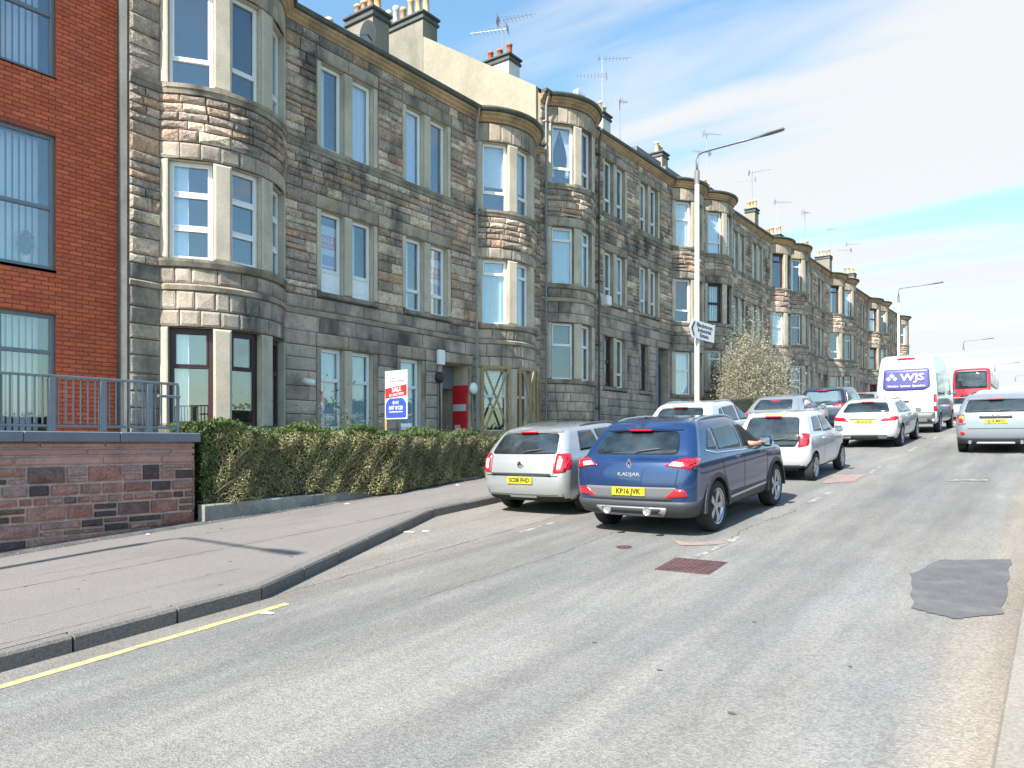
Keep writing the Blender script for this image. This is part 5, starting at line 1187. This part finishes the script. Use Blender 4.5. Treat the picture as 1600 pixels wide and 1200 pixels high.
# white car in front of it
c = Car('hatchback', 'white hatchback glimpsed between the van and the pale grey car', 'car', -1.9, 31.2, 4.1, 1.76, 1.52, 'car_white', wheels=(.8, 3.3), wr=.31, bon=.95, belt=1.0, rb=.12, rt=.42, wtop=.72)
c.std(1.0, 1.52, 1.04, 1.38, [[(.6, 1.06), (1.8, 1.05), (1.8, 1.38), (.8, 1.36)], [(1.9, 1.05), (2.8, 1.04), (2.3, 1.36), (1.9, 1.38)]], .93, 'car_white', (.62, .52)); c.patch('tail_light', 'r', [(.64, .82), (.82, .82), (.84, 1.08), (.68, 1.08)], 'lamp_red', .010, .03, mirror=True); c.plate('SB65 HXO', .75)
for k, (x, y, pm, lab) in enumerate(((-1.7, 47, 'car_navy', 'dark car far ahead in the right lane near the brow'), (-4.9, 50, 'car_grey', 'grey car ahead of the van in the queue, mostly hidden'), (-1.2, 60, 'car_silver', 'far silver car at the brow of the hill'))):
    c = Car('hatchback', lab, 'car', x, y, 4.2, 1.78, 1.5, pm, wheels=(.8, 3.3), wr=.31, bon=.95, belt=1.0, rb=.15, rt=.5, wtop=.70)
    c.std(1.0, 1.5, 1.06, 1.38, [[(.8, 1.06), (2.8, 1.04), (2.3, 1.36), (1.05, 1.36)]], .93, pm, (.60, .52)); c.patch('tail_light', 'r', [(.62, .82), (.82, .82), (.84, 1.02), (.66, 1.02)], 'lamp_red', .010, .03, mirror=True)
# van
def vtab(L, w, H, nose=1.0):
    return [(.30, .10, L-.25, w*.90, .10, .3), (.36, .03, L-.10, w*.97, .12, .4), (.55, .0, L, w*.99, .12, .5), (.95, .0, L-.03, w, .12, .5), (1.15, .01, L-.25, w, .12, .5), (1.30, .02, L-.75, w*.995, .12, .45), (1.55, .04, L-1.0, w*.99, .12, .4), (1.9, .07, L-1.35, w*.97, .13, .35), (2.3, .12, L-1.75, w*.935, .15, .4), (H-.18, .20, L-2.1, w*.89, .18, .4), (H-.05, .27, L-2.3, w*.83, .2, .4), (H-.005, .38, L-2.6, w*.72, .2, .4), (H, .6, L-2.9, w*.5, .2, .3)]
c = Car('panel_van', 'tall white panel van with a purple WJS panel on its back doors', 'van', -4.75, 31.2, 5.9, 2.05, 2.92, 'car_white', tab=vtab(5.9, 1.025, 2.92), crown=.03, wheels=(1.05, 4.75), wr=.36, ww=.22)
c.patch('sign_panel', 'r', [(-.78, 1.66), (-.62, 1.58), (.60, 1.58), (.80, 1.70), (.76, 2.38), (-.74, 2.38)], 'van_panel', .008, .08, .12, parent=None)
yv_ = lambda q: c.hit('r', (0, q))[0].y; tl = -math.atan2(yv_(2.3)-yv_(1.6), .7)
text('WJS', .36, 'sign_white', c.root, (.22, yv_(2.06)-.03, 2.06), (R(90)+tl, 0, 0), 'lettering', .004, sx=1.25); text('Window  Systems  Specialists', .105, 'sign_white', c.root, (.02, yv_(1.75)-.026, 1.75), (R(90)+tl, 0, 0), 'lettering', .003)
b = MB()
for (cx, cz) in ((-.47, 2.15), (-.58, 2.03), (-.36, 2.03)): b.add([(cx-.085, 0, cz), (cx, 0, cz-.085), (cx+.085, 0, cz), (cx, 0, cz+.085)], [(0, 1, 2, 3)])
b.V = [(x, yv_(z)-.026, z) for x, y, z in b.V]; b.obj('emblem', 'sign_white', c.root)
c.patch('tail_light', 'r', [(.90, .80), (1.0, .80), (.985, 1.42), (.90, 1.42)], 'lamp_red', .012, .03, mirror=True); c.patch('tail_light_lens', 'r', [(.915, .98), (.985, .98), (.98, 1.12), (.915, 1.12)], 'lamp_clear', .018, .01, mirror=True)
c.bar('rear_step', -.72, .72, -.10, .42, .12, .18, 'plastic_mid'); c.patch('bumper', 'r', [(-.95, .38), (.95, .38), (.95, .78), (-.95, .78)], 'plastic_mid', .012, .05, .2); c.line('r', [(0, .8), (0, 2.45)], .014, mirror=False); c.bar('door_handle', -.12, .12, -.03, 1.16, .05, .05, 'plastic_dark'); c.bar('brake_light', -.30, .30, .17, 2.74, .055, .14, 'lamp_red'); c.plate('SG17 XWB', .62)
c.patch('side_window', 's', [(3.9, 1.45), (4.6, 1.40), (4.2, 1.95), (3.9, 1.98)], 'auto_glass', .006, .05, mirror=True); c.patch('side_graphic', 's', [(.35, 1.35), (2.2, 1.35), (2.2, 2.2), (.42, 2.2)], 'auto_glass_pale', .006, .06, .2, mirror=True); c.patch('windscreen', 'f', [(-.7, 1.5), (.7, 1.5), (.62, 2.1), (-.62, 2.1)], 'auto_glass', .005, .06, .2); c.mirrors(4.7, 1.45, 'plastic_dark')
c.line('s', [(2.3, .45), (2.3, 2.3)], .014); c.line('s', [(3.75, .45), (3.75, 2.0)], .014)
# red double decker at the brow
def btab(L, w, H):
    return [(.30, .10, L-.1, w*.96, .15, .2), (.36, .03, L-.02, w*.99, .18, .25), (.6, .0, L, w, .2, .3), (1.5, .0, L, w, .2, .3), (2.4, .02, L-.02, w, .2, .3), (3.2, .06, L-.1, w, .22, .35), (3.8, .12, L-.25, w*.985, .25, .35), (H-.22, .20, L-.45, w*.96, .28, .4), (H-.08, .30, L-.6, w*.90, .3, .4), (H-.01, .5, L-.9, w*.78, .3, .4), (H, .9, L-1.3, w*.5, .3, .3)]
c = Car('double_decker_bus', 'red double decker bus going over the brow ahead of the van', 'bus', -5.7, 66.5, 10.5, 2.5, 4.35, 'car_red', tab=btab(10.5, 1.25, 4.35), crown=.02, wheels=(2.6, 8.3), wr=.48, ww=.28, slope=0, lift=-.05)
c.patch('rear_window', 'r', [(-1.08, 2.75), (1.04, 2.75), (1.02, 4.08), (-1.05, 4.08)], 'auto_glass', .01, .15, .25); c.patch('lower_window', 'r', [(-.7, 1.6), (.7, 1.6), (.7, 2.3), (-.7, 2.3)], 'auto_glass', .01, .1, .25)
for k in range(6):
    y0 = .5+k*1.6; c.patch('side_window', 's', [(y0, 2.9), (y0+1.5, 2.9), (y0+1.5, 4.0), (y0, 4.0)], 'auto_glass_pale', .01, .08, .3, mirror=True)
    if k: c.patch('side_window', 's', [(y0, 1.4), (y0+1.5, 1.4), (y0+1.5, 2.3), (y0, 2.3)], 'auto_glass', .01, .08, .3, mirror=True)
c.patch('tail_light', 'r', [(1.0, .9), (1.15, .9), (1.15, 1.5), (1.0, 1.5)], 'lamp_red', .012, .03, mirror=True)

# forearm of the driver on the open window of the blue car
def skin_mesh(name, pts, rad, edges, m, parent, loc, rot=(0, 0, 0), lv=2):
    me = bpy.data.meshes.new(name); me.from_pydata(pts, edges, []); o = bpy.data.objects.new(name, me); COL.objects.link(o)
    sk = o.modifiers.new('k', 'SKIN'); sk.use_smooth_shade = True
    for i, v in enumerate(me.skin_vertices[0].data): v.radius = (rad[i], rad[i]*.85); v.use_root = i == 0
    ss = o.modifiers.new('s', 'SUBSURF'); ss.levels = lv; bpy.context.view_layer.update()
    fin = bpy.data.meshes.new_from_object(o.evaluated_get(bpy.context.evaluated_depsgraph_get())); bpy.data.objects.remove(o); fin.materials.clear(); fin.materials.append(M[m])
    return link(name, fin, parent, loc, rot)
bl = BLUE.root; xs_ = BLUE.hit('s', (2.5, 1.09))[0].x
t = thing('person', 'driver resting a bare forearm on the sill of the open window of the blue car', 'person', bl.location+Vector((xs_, 2.32, 1.09+2.3*math.tan(bl.rotation_euler.x))), (bl.rotation_euler.x, 0, 0))
P_ = [(-.10, -.02, .05), (.05, -.02, .035), (.085, .10, .03), (.07, .25, .035), (.065, .30, .035), (.06, .36, .03)]; E_ = [(i, i+1) for i in range(5)]; Rr = [.052, .05, .044, .030, .028, .034]
for k in range(4):
    a = len(P_); x0 = .035+.018*k; P_ += [(x0, .40, .04-.004*k), (x0-.004, .435, .03), (x0-.012, .455, .012)]; Rr += [.0105, .0095, .008]; E_ += [(5, a), (a, a+1), (a+1, a+2)]
a = len(P_); P_ += [(.03, .36, .055), (.015, .39, .05)]; Rr += [.012, .010]; E_ += [(4, a), (a, a+1)]
skin_mesh('forearm', P_, Rr, E_, 'skin', t, (0, 0, 0)); skin_mesh('sleeve', [(-.16, -.02, .055), (-.08, -.02, .05), (-.02, -.02, .045)], [.066, .064, .06], [(0, 1), (1, 2)], 'sleeve', t, (0, 0, 0))
BLUE.patch('open_window', 's', [(2.12, 1.11), (2.94, 1.09), (2.50, 1.40), (2.12, 1.43)], 'underside', .009, .03)

# ------------------------------------------------------------------ street lamps and signs
def lamp(x, y, label, h=9.1, arm=2.57, zz=None):
    z = zz if zz is not None else pave(x, y); t = thing('street_lamp', label, 'street lamp', (x, y, z), (0, 0, 0), 'street lamps along the left pavement')
    MB().tube([(0, 0, -.05), (0, 0, 1.5)], .115, 12).obj('base', 'lamp_paint', t); b = MB(); b.tube([(0, 0, 1.5), (0, 0, 1.56), (0, 0, h-.95)], .092, 12, .068); b.obj('column', 'lamp_paint', t, smooth=True)
    b = MB(); b.tube([(0, 0, h-.95), (0, 0, h-.55)], .078, 12); b.obj('collar', 'lamp_head', t)
    b = MB(); b.tube([(0, 0, h-.55), (0, 0, h-.20), (.05, 0, h-.07), (.18, 0, h-.01), (arm*.5, 0, h+.02), (arm-.62, 0, h+.04)], .038, 10); b.obj('arm', 'galv', t, smooth=True)
    b = MB(); n = 10; prof = [(arm-.66, .03, .03, .0), (arm-.60, .06, .045, .01), (arm-.40, .10, .06, .03), (arm-.1, .11, .06, .05), (arm-.0, .08, .045, .05), (arm+.03, .03, .02, .05)]; V = []; F = []
    for (px, wy, hz, dz) in prof: V += [(px, wy*math.cos(2*math.pi*k/n), h+.04+dz+hz*math.sin(2*math.pi*k/n)) for k in range(n)]
    for i in range(len(prof)-1):
        for k in range(n): F.append((i*n+k, i*n+(k+1) % n, (i+1)*n+(k+1) % n, (i+1)*n+k))
    F += [tuple(range(n-1, -1, -1)), tuple((len(prof)-1)*n+k for k in range(n))]; b.add(V, F); b.obj('lantern', 'lamp_head', t, smooth=True)
    return t
lamp(-9.0, 21.8, 'nearest street lamp, with the white direction sign on its pole', zz=-.28, h=9.1)
lamp(-8.85, 55.3, 'second street lamp, rising at the end of the terrace', zz=1.15, h=9.1); lamp(-8.2, 88, 'third street lamp, above the red bus', zz=1.25, h=9.05); lamp(-7.0, 111, 'fourth street lamp, far beyond the bus', zz=.75, h=9.1); lamp(-6.1, 139, 'farthest street lamp at the right edge', zz=1.4, h=9.0)
lamp(-10.05, -3.6, 'street lamp outside the frame, its shadow lying on the pavement', zz=pave(-10.05, -3.6), h=9.1, arm=2.3)
t = thing('direction_sign', 'white arrow shaped sign pointing left, high on the nearest lamp pole', 'sign', (-9.0, 21.8, 3.43), (0, R(4), R(78)))
def plate2(name, pts, m, y0, y1, parent):
    n = len(pts); V = [(x, y0, z) for x, z in pts]+[(x, y1, z) for x, z in pts]; F = [tuple(range(n)), tuple(range(2*n-1, n-1, -1))]+[(i, i+n, (i+1) % n+n, (i+1) % n) for i in range(n)]
    return link(name, mesh(name, V, F, m), parent)
plate2('board', [(-.52, 0), (-.36, -.27), (.78, -.27), (.78, .27), (-.36, .27)], 'sign_white', -.10, -.075, t)
plate2('arrow_mark', [(-.44, 0), (-.32, -.21), (-.25, -.21), (-.36, 0), (-.25, .21), (-.32, .21)], 'sign_dark', -.104, -.101, t)
for s_, z in (('Blackstoun', .15), ('Industrial', .0), ('Estate', -.15)): text(s_, .165, 'sign_dark', t, (.24, -.103, z), (R(90), 0, 0), sx=1.15)
MB().tube([(0, 0, -.2), (0, 0, -.14)], .075, 12).obj('clamp', 'galv', t); MB().tube([(0, 0, .14), (0, 0, .2)], .075, 12).obj('clamp', 'galv', t); MB().box(-.2, .2, -.075, -.055, -.18, -.15).obj('bracket', 'galv', t); MB().box(-.2, .2, -.075, -.055, .15, .18).obj('bracket', 'galv', t)
t = thing('sale_board', 'white red and blue sale board on a post behind the hedge', 'sign', (-12.85, 12.9, .58), (0, 0, R(-3)))
MB().cbox(-.39, .39, -.02, .0, 0, 1.16, .004).obj('board', 'sign_white', t)
plate2('red_band', [(-.375, .50), (.375, .56), (.375, .82), (-.375, .74)], 'sign_red', -.024, -.0205, t)
plate2('blue_panel', rpoly([(-.36, .03), (.36, .03), (.36, .38), (.24, .50), (-.24, .50), (-.36, .38)], .05), 'sign_blue', -.023, -.0203, t)
text('your', .085, 'sign_purple', t, (-.12, -.021, .985), (R(90), 0, 0)); text('home moving', .10, 'sign_purple', t, (.03, -.021, .91), (R(90), 0, 0), sx=.9)
text('SALE', .15, 'sign_white', t, (.02, -.026, .70), (R(90), R(-5), 0)); text('BY AUCTION', .085, 'sign_white', t, (.02, -.026, .585), (R(90), R(-5), 0)); text('0141', .11, 'sign_white', t, (0, -.025, .39), (R(90), 0, 0)); text('847 0120', .13, 'sign_white', t, (0, -.025, .265), (R(90), 0, 0)); MB().box(-.24, .24, -.0245, -.0235, .165, .185).obj('small_print', 'sign_white', t)
MB().box(-.42, -.35, .0, .06, -2.0, .6).obj('post', 'timber', t)

# ------------------------------------------------------------------ hedge, bush, small plants
G = np.random.default_rng(9)
hg = thing('hedge', 'long clipped hedge with brown green twiggy face behind the pavement', 'hedge', (-11.3, 10.5, -1))
def hx(y): return -10.84+.14*min(1, max(0, (y-8.6)/1.5))+.10*math.sin(y*1.3)+.05*math.sin(y*3.7)       # front face
def htop(y): return .235-.012*(y-7)+.03*math.sin(y*2.1)+.02*math.sin(y*5.3)
n = 66000; y = 6.75+G.random(n)*7.95; face = G.random(n); x = np.empty(n); z = np.empty(n)
fx = np.array([hx(a) for a in y]); tp = np.array([htop(a) for a in y]); gr = np.array([pave(-11, a) for a in y])+.22-.20*np.clip((y-8.8)/1.5, 0, 1)
shade_in = np.where(y < 7.5, -.22*(7.5-y)/.75, 0)
a_ = face < .68; z[a_] = (gr+(tp-gr)*G.random(n)**.9)[a_]; dep = np.abs(G.normal(0, .06, n)); lump = .03*np.sin(y*6.1+z*7)+.03*np.sin(y*13-z*9)
x[a_] = (fx+shade_in-dep+lump+.03*np.sin(z*5))[a_]-np.clip((z-(tp-.18))/.18, 0, 1)[a_]**2*.12
b_ = ~a_; x[b_] = (fx-.05-G.random(n)*1.25)[b_]; z[b_] = (tp+G.normal(0, .035, n)+.06*np.sin(y*4+x*3))[b_]
Pn = np.stack([x, y, z], 1); leaves('front_foliage', Pn[a_], .023, 'hedge_leaf', seed=2, parent=hg, kind='stuff').location = -hg.location
leaves('top_foliage', Pn[b_]+np.array([0, 0, .02]), .034, 'hedge_green', seed=3, parent=hg, kind='stuff').location = -hg.location
m2 = 9000; y = 6.75+G.random(m2)*.25; Pn = np.stack([-12.1+G.random(m2)*1.15, y, -1.0+G.random(m2)*1.35], 1); leaves('end_foliage', Pn, .032, 'hedge_green', seed=5, parent=hg, kind='stuff').location = -hg.location
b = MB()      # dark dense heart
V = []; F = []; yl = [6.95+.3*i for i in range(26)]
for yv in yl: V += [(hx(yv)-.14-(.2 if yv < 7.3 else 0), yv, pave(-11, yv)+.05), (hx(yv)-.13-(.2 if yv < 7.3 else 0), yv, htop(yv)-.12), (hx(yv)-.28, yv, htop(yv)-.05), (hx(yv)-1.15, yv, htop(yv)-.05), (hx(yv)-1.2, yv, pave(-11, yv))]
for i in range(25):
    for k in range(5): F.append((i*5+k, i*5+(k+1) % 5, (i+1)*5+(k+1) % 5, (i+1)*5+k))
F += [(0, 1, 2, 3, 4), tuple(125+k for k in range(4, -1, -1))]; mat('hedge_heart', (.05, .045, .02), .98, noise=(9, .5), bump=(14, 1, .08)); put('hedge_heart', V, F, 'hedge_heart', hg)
tw = MB()
for i in range(420):
    yv = 6.9+rnd.random()*7.6; z0 = pave(-11, yv)+.1+rnd.random()*.8; x0 = hx(yv)-.02; tw.tube([(x0-.1, yv, z0), (x0+.02, yv+rnd.uniform(-.12, .12), z0+.14), (x0+.045, yv+rnd.uniform(-.22, .22), z0+.3)], .005, 3, cap=False)
o = put('twigs', tw.V, tw.F, 'bark', hg); o['kind'] = 'stuff'
b = MB(); V = []; F = []; yl = [6.68+.35*i for i in range(24)]
for i, yv in enumerate(yl): zz = pave(-10.95, yv); hh = .26-.012*i; V += [(-10.83, yv, zz-.1), (-10.83, yv, zz+hh-.02), (-10.85, yv, zz+hh), (-11.02, yv, zz+hh), (-11.02, yv, zz-.1)]
for i in range(23):
    for k in range(4): F.append((i*5+k, (i+1)*5+k, (i+1)*5+k+1, i*5+k+1))
F += [(4, 3, 2, 1, 0), tuple(115+k for k in range(5))]
t = thing('garden_kerb', 'low mossy concrete plinth running under the hedge', 'kerb wall', (-10.9, 10, -1)); put('plinth', V, F, 'concrete', t)
def bush(name, label, cat, c, rx, ry, rz, n, size, m, seed, zmin=None, stems=6, trunk=False):
    g = np.random.default_rng(seed); t = thing(name, label, cat, c); k = 26; cl = g.normal(size=(k, 3)); cl /= np.linalg.norm(cl, axis=1)[:, None]; cl *= (.35+.6*g.random((k, 1))); cl[:, 2] = np.abs(cl[:, 2])*1.0
    idx = g.integers(0, k, n); P = cl[idx]+g.normal(size=(n, 3))*.22*(.7+.6*g.random((n, 1))); P *= np.array([rx, ry, rz]); P[:, 2] = np.maximum(P[:, 2], .02+g.random(n)*.2); P[:, 2] += (0 if not trunk else trunk)
    leaves('crown', P, size, m, parent=t, seed=seed+1); b = MB(); r_ = random.Random(seed)
    if trunk: b.tube([(0, 0, -.2), (.05, 0, trunk*.6), (0, .05, trunk+rz*.5)], .16, 8, .07)
    for i in range(stems*4):
        q = cl[r_.randrange(k)]*np.array([rx, ry, rz])*.95; q[2] += trunk or 0; b.tube([(r_.uniform(-.15, .15), r_.uniform(-.15, .15), (trunk*.7 if trunk else -.1)), (q[0]*.45, q[1]*.45, (trunk or 0)*.3+q[2]*.6+.1), tuple(q)], .035, 5, .008)
    b.obj('branches' if not trunk else 'trunk', 'bark', t); return t
bush('garden_bush', 'large pale grey green bush bulging over the garden railings', 'bush', (-11.9, 35.0, 1.0), 1.8, 2.0, 3.9, 62000, .044, 'bush_leaf', 21, stems=30)
bush('garden_shrub', 'dark trailing shrub under the white camera behind the hedge', 'shrub', (-12.7, 10.9, -.75), .5, 1.3, 1.5, 2600, .04, 'hedge_green', 31, stems=4)
bush('garden_shrub', 'small light shrub below the sale board', 'shrub', (-12.4, 13.6, -.55), .4, .7, .85, 1500, .035, 'hedge_green', 33, stems=4)
for k, (x, yv, s_) in enumerate(((-4.5, 168, 9), (1, 175, 9), (-9, 200, 8), (8, 180, 10))):
    bush('broadleaf_tree', ('round dark tree beyond the brow at the right edge', 'taller dark tree behind the first at the far right', 'low tree far down the road past the brow', 'wide tree farthest to the right over the brow')[k], 'tree', (x, yv, gside(5, yv)), s_*.45, s_*.45, s_*.5, 5000, .28, 'tree_leaf', 41+k, trunk=s_*.3)
# railings and low wall before the second and third tenement
def fence(x, y0, y1, label, h=1.05, m='timber', gap=.14, wall=None):
    z = pave(x, y0); t = thing('garden_fence', label, 'fence', (x, (y0+y1)/2, z)); yv = y0; n = 0
    while yv < y1:
        zz = pave(x, yv); b = MB().box(x-.012, x+.012, yv-.03, yv+.03, zz+(.0 if not wall else wall), zz+h); put('paling', b.V, b.F, m, t); yv += gap; n += 1
    for q in (.25, .8):
        zz0, zz1 = pave(x, y0), pave(x, y1); b = MB().add([(x-.05, y0, zz0+h*q), (x-.015, y0, zz0+h*q), (x-.015, y1, zz1+h*q), (x-.05, y1, zz1+h*q), (x-.05, y0, zz0+h*q+.06), (x-.015, y0, zz0+h*q+.06), (x-.015, y1, zz1+h*q+.06), (x-.05, y1, zz1+h*q+.06)], [(0, 3, 2, 1), (4, 5, 6, 7), (0, 1, 5, 4), (2, 3, 7, 6), (1, 2, 6, 5), (3, 0, 4, 7)]); put('rail', b.V, b.F, m, t)
    return t
fence(-11.1, 29.5, 33.6, 'grey brown paling fence left of the pale bush', 1.35, 'bark'); fence(-11.1, 36.8, 41, 'dark railings right of the pale bush', 1.2, 'black_metal')
def low_wall(x, y0, y1, h, m, label):
    t = thing('garden_wall', label, 'wall', (x, (y0+y1)/2, pave(x, y0))); yv = y0; g = random.Random(int(y0*7))
    while yv < y1-.05:
        l = min(g.uniform(.5, .8), y1-yv); zz = pave(x, yv); b = MB()
        for k in range(2): b.cbox(x-.2, x+.0+g.uniform(0, .015), yv+.004, yv+l-.004, zz-.1+(h+.1)*k/2+.003, zz-.1+(h+.1)*(k+1)/2-.003, .012)
        put('stone', b.V, b.F, m, t); yv += l
    return t
low_wall(-10.9, 22.0, 29.3, .45, 'ashlar', 'low dark stone garden wall behind the silver and white parked cars'); low_wall(-10.9, 33.8, 36.6, .5, 'sandstone_pink', 'low red garden wall in front of the pale bush'); low_wall(-10.9, 41.2, 62, .6, 'ashlar', 'long low garden wall beyond the bush')
# ------------------------------------------------------------------ small things on road and pavement
t = thing('manhole_cover', 'rusty rectangular double manhole cover behind the blue car', 'manhole cover', (-3.38, 8.03, 0)); z0 = gz(8.03); t.location.z = z0; t.rotation_euler = (math.atan(.0705), 0, R(3))
MB().box(-.31, .31, -.33, .33, -.02, .006).obj('frame', 'iron_rust', t)
for k in range(2):
    b = MB().box(-.28, .28, -.30+.31*k, -.01+.31*k, .0062, .010)
    for i in range(9):
        for j in range(4): cx, cy = -.245+.061*i, -.265+.31*k+.072*j; b.box(cx-.018, cx+.018, cy-.02, cy+.02, .010, .0145)
    b.obj('lid', 'iron_rust', t)
def jag(pts, a, n=5, seed=1):
    g = random.Random(seed); out = []
    for i in range(len(pts)):
        p, q = Vector(pts[i]), Vector(pts[(i+1) % len(pts)])
        for k in range(n): u = p.lerp(q, k/n); out.append((u.x+g.uniform(-a, a), u.y+g.uniform(-a, a)))
    return out
sheet('tar_patch', jag([(-1.06, 7.3), (-.72, 7.12), (-.42, 7.45), (-.46, 9.75), (-1.12, 9.4), (-1.26, 8.6)], .018, 10), 'patch_tar', .0075, step=.4, kind='structure')
sheet('pink_marking', rpoly([(-4.2, 9.35), (-3.95, 9.02), (-3.55, 9.25), (-3.45, 9.5), (-3.72, 9.38), (-3.95, 9.25)], .06), 'paint_pink', .008, step=.4, kind='structure'); sheet('pink_marking', jag([(-3.95, 16.0), (-3.45, 16.6), (-3.5, 17.9), (-4.1, 17.6)], .03, 6, 5), 'paint_pink', .008, step=.5, kind='structure')
sheet('white_marking', jag([(-1.9, 17.0), (-1.2, 17.2), (-1.2, 17.5), (-1.9, 17.3)], .02, 5, 6), 'paint_worn', .008, step=.5, kind='structure')
sheet('drain_lid', ell(-4.56, 8.66, .10, .10), 'iron_rust', .008, step=.5, kind='structure')
def crackline(pts, w, seed, base, name='pavement_crack', zf=None, amp=.012):
    g = random.Random(seed); V = []; F = []; out = []
    for p, q in zip(pts[:-1], pts[1:]):
        p, q = Vector(p), Vector(q); n = max(1, int((q-p).length/.07))
        for i in range(n): u = p.lerp(q, i/n); out.append((u.x+g.uniform(-amp, amp), u.y))
    for (x, y) in out:
        ww = w*g.uniform(.3, 1.2); V += [(x-ww/2, y, zf(x-ww/2, y)+.003), (x+ww/2, y, zf(x+ww/2, y)+.003)]
    for i in range(len(out)-1): F.append((2*i, 2*i+1, 2*i+3, 2*i+2))
    link(name, mesh(name, V, F, 'crack'), kind='structure')
crackline([(-8.85, 2.4), (-8.7, 4.6), (-8.75, 8.0), (-9.0, 11)], .014, 1, None, zf=pave); crackline([(-9.2, 3.6), (-9.0, 6.2)], .006, 2, None, zf=pave); crackline([(-6.90, 1.5), (-6.9, 3.8)], .008, 4, None, zf=pave)
crackline([(-3.5, 9.4), (-3.62, 10.3), (-3.45, 12.5)], .010, 5, None, 'road_crack', lambda x, y: gz(y)+.003, .03); 
crackline([(-6.66, 4.9), (-6.72, 9.0), (-6.68, 14)], .012, 7, None, 'road_crack', lambda x, y: gz(y), .02)
for k, (x, y, s_, a) in enumerate(((-8.05, 8.35, .09, 20), (-7.85, 8.5, .06, 70), (-6.15, 4.45, .07, 10), (-10.4, 9.2, .05, 50), (-10.35, 12.2, .06, 0), (-10.5, 5.6, .035, 35))):
    on = kerbx(y) > x; z = (pave(x, y) if on else gz(y))+.004; t = tag(mesh and MB().add([(-s_, -s_*.5, 0), (s_, -s_*.4, .004), (s_*.9, s_*.5, .002), (-s_*.8, s_*.45, .01), (0, 0, .02)], [(0, 1, 4), (1, 2, 4), (2, 3, 4), (3, 0, 4)]).obj('litter_scrap', 'litter', None, (x, y, z), (0, 0, R(a))),
        ('crumpled pale scrap in the gutter below the kerb', 'small pale scrap beside the gutter scrap', 'white scrap next to the yellow line end', 'pale scrap at the foot of the hedge plinth', 'scrap by the hedge near the silver car', 'tiny scrap by the rubble wall')[k], 'litter', 'litter scraps')
leafs = G.random((500, 3)); leafs[:, 0] = -10.78+.35*leafs[:, 0]**2; leafs[:, 1] = 2+12.5*leafs[:, 1]; leafs[:, 2] = [pave(a, b)+.006 for a, b in zip(leafs[:, 0], leafs[:, 1])]
leaves('leaf_litter', leafs, .013, 'hedge_leaf', seed=8, kind='stuff')

# painted shadow of the wall and hedge: dark strip laid along their foot
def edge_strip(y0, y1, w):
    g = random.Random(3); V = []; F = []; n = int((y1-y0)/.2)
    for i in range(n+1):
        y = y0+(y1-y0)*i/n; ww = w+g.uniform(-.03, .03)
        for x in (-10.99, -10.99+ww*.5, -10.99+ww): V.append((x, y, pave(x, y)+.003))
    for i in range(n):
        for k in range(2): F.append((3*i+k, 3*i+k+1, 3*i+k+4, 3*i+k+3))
    link('edge_shadow', mesh('edge_shadow', V, F, 'edge_shadow', True), kind='structure')
mat('edge_shadow', (.10, .098, .10), .98, noise=(4, .4), fine=(40, .5), bump=(30, .8, .01)); edge_strip(-6, 14.9, .36)
# unseen hedge added across the street as a dark reflector for the car sides
t = thing('hedge', 'tall evergreen hedge added unseen across the street to darken reflections in the cars', 'hedge', (5.2, 20, 0)); b = MB()
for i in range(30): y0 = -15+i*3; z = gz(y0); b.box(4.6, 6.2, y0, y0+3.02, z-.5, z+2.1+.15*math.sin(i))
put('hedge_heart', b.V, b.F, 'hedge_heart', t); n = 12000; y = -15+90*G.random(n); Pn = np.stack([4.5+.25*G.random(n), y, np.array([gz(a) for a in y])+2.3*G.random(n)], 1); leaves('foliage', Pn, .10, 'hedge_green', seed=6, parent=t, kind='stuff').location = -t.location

for k, (x, y, r_) in enumerate(((-1.62, 4.45, .018), (-2.3, 4.9, .015), (-2.1, 6.3, .012), (-3.0, 5.2, .014), (-1.2, 5.6, .012))): sheet('tar_spot', jag(ell(x, y, r_*1.6, r_, 8), .004, 2, k), 'crack', .005, step=.5, kind='structure')
crackline([(-5.2, 5.5), (-5.1, 8.0), (-5.25, 11)], .008, 11, None, 'road_crack', lambda x, y: gz(y), .02); crackline([(-9.9, 5.0), (-9.8, 9.0), (-9.95, 13)], .007, 12, None, zf=pave); crackline([(-7.6, 1.0), (-7.5, 3.2), (-7.55, 5.2)], .006, 13, None, zf=pave)
g = random.Random(4)
for k in range(34):
    y = g.uniform(1.5, 12); x = g.uniform(-10.3, kerbx(y)-.3); r_ = g.uniform(.012, .026); V = [(x+r_*math.cos(q), y+r_*math.sin(q)*1.1, pave(x, y)+.0035) for q in [i*math.pi/4 for i in range(8)]]; link('gum_spot', mesh('gum_spot', V, [tuple(range(8))], 'kerb_stone' if k % 2 else 'crack'), kind='structure')
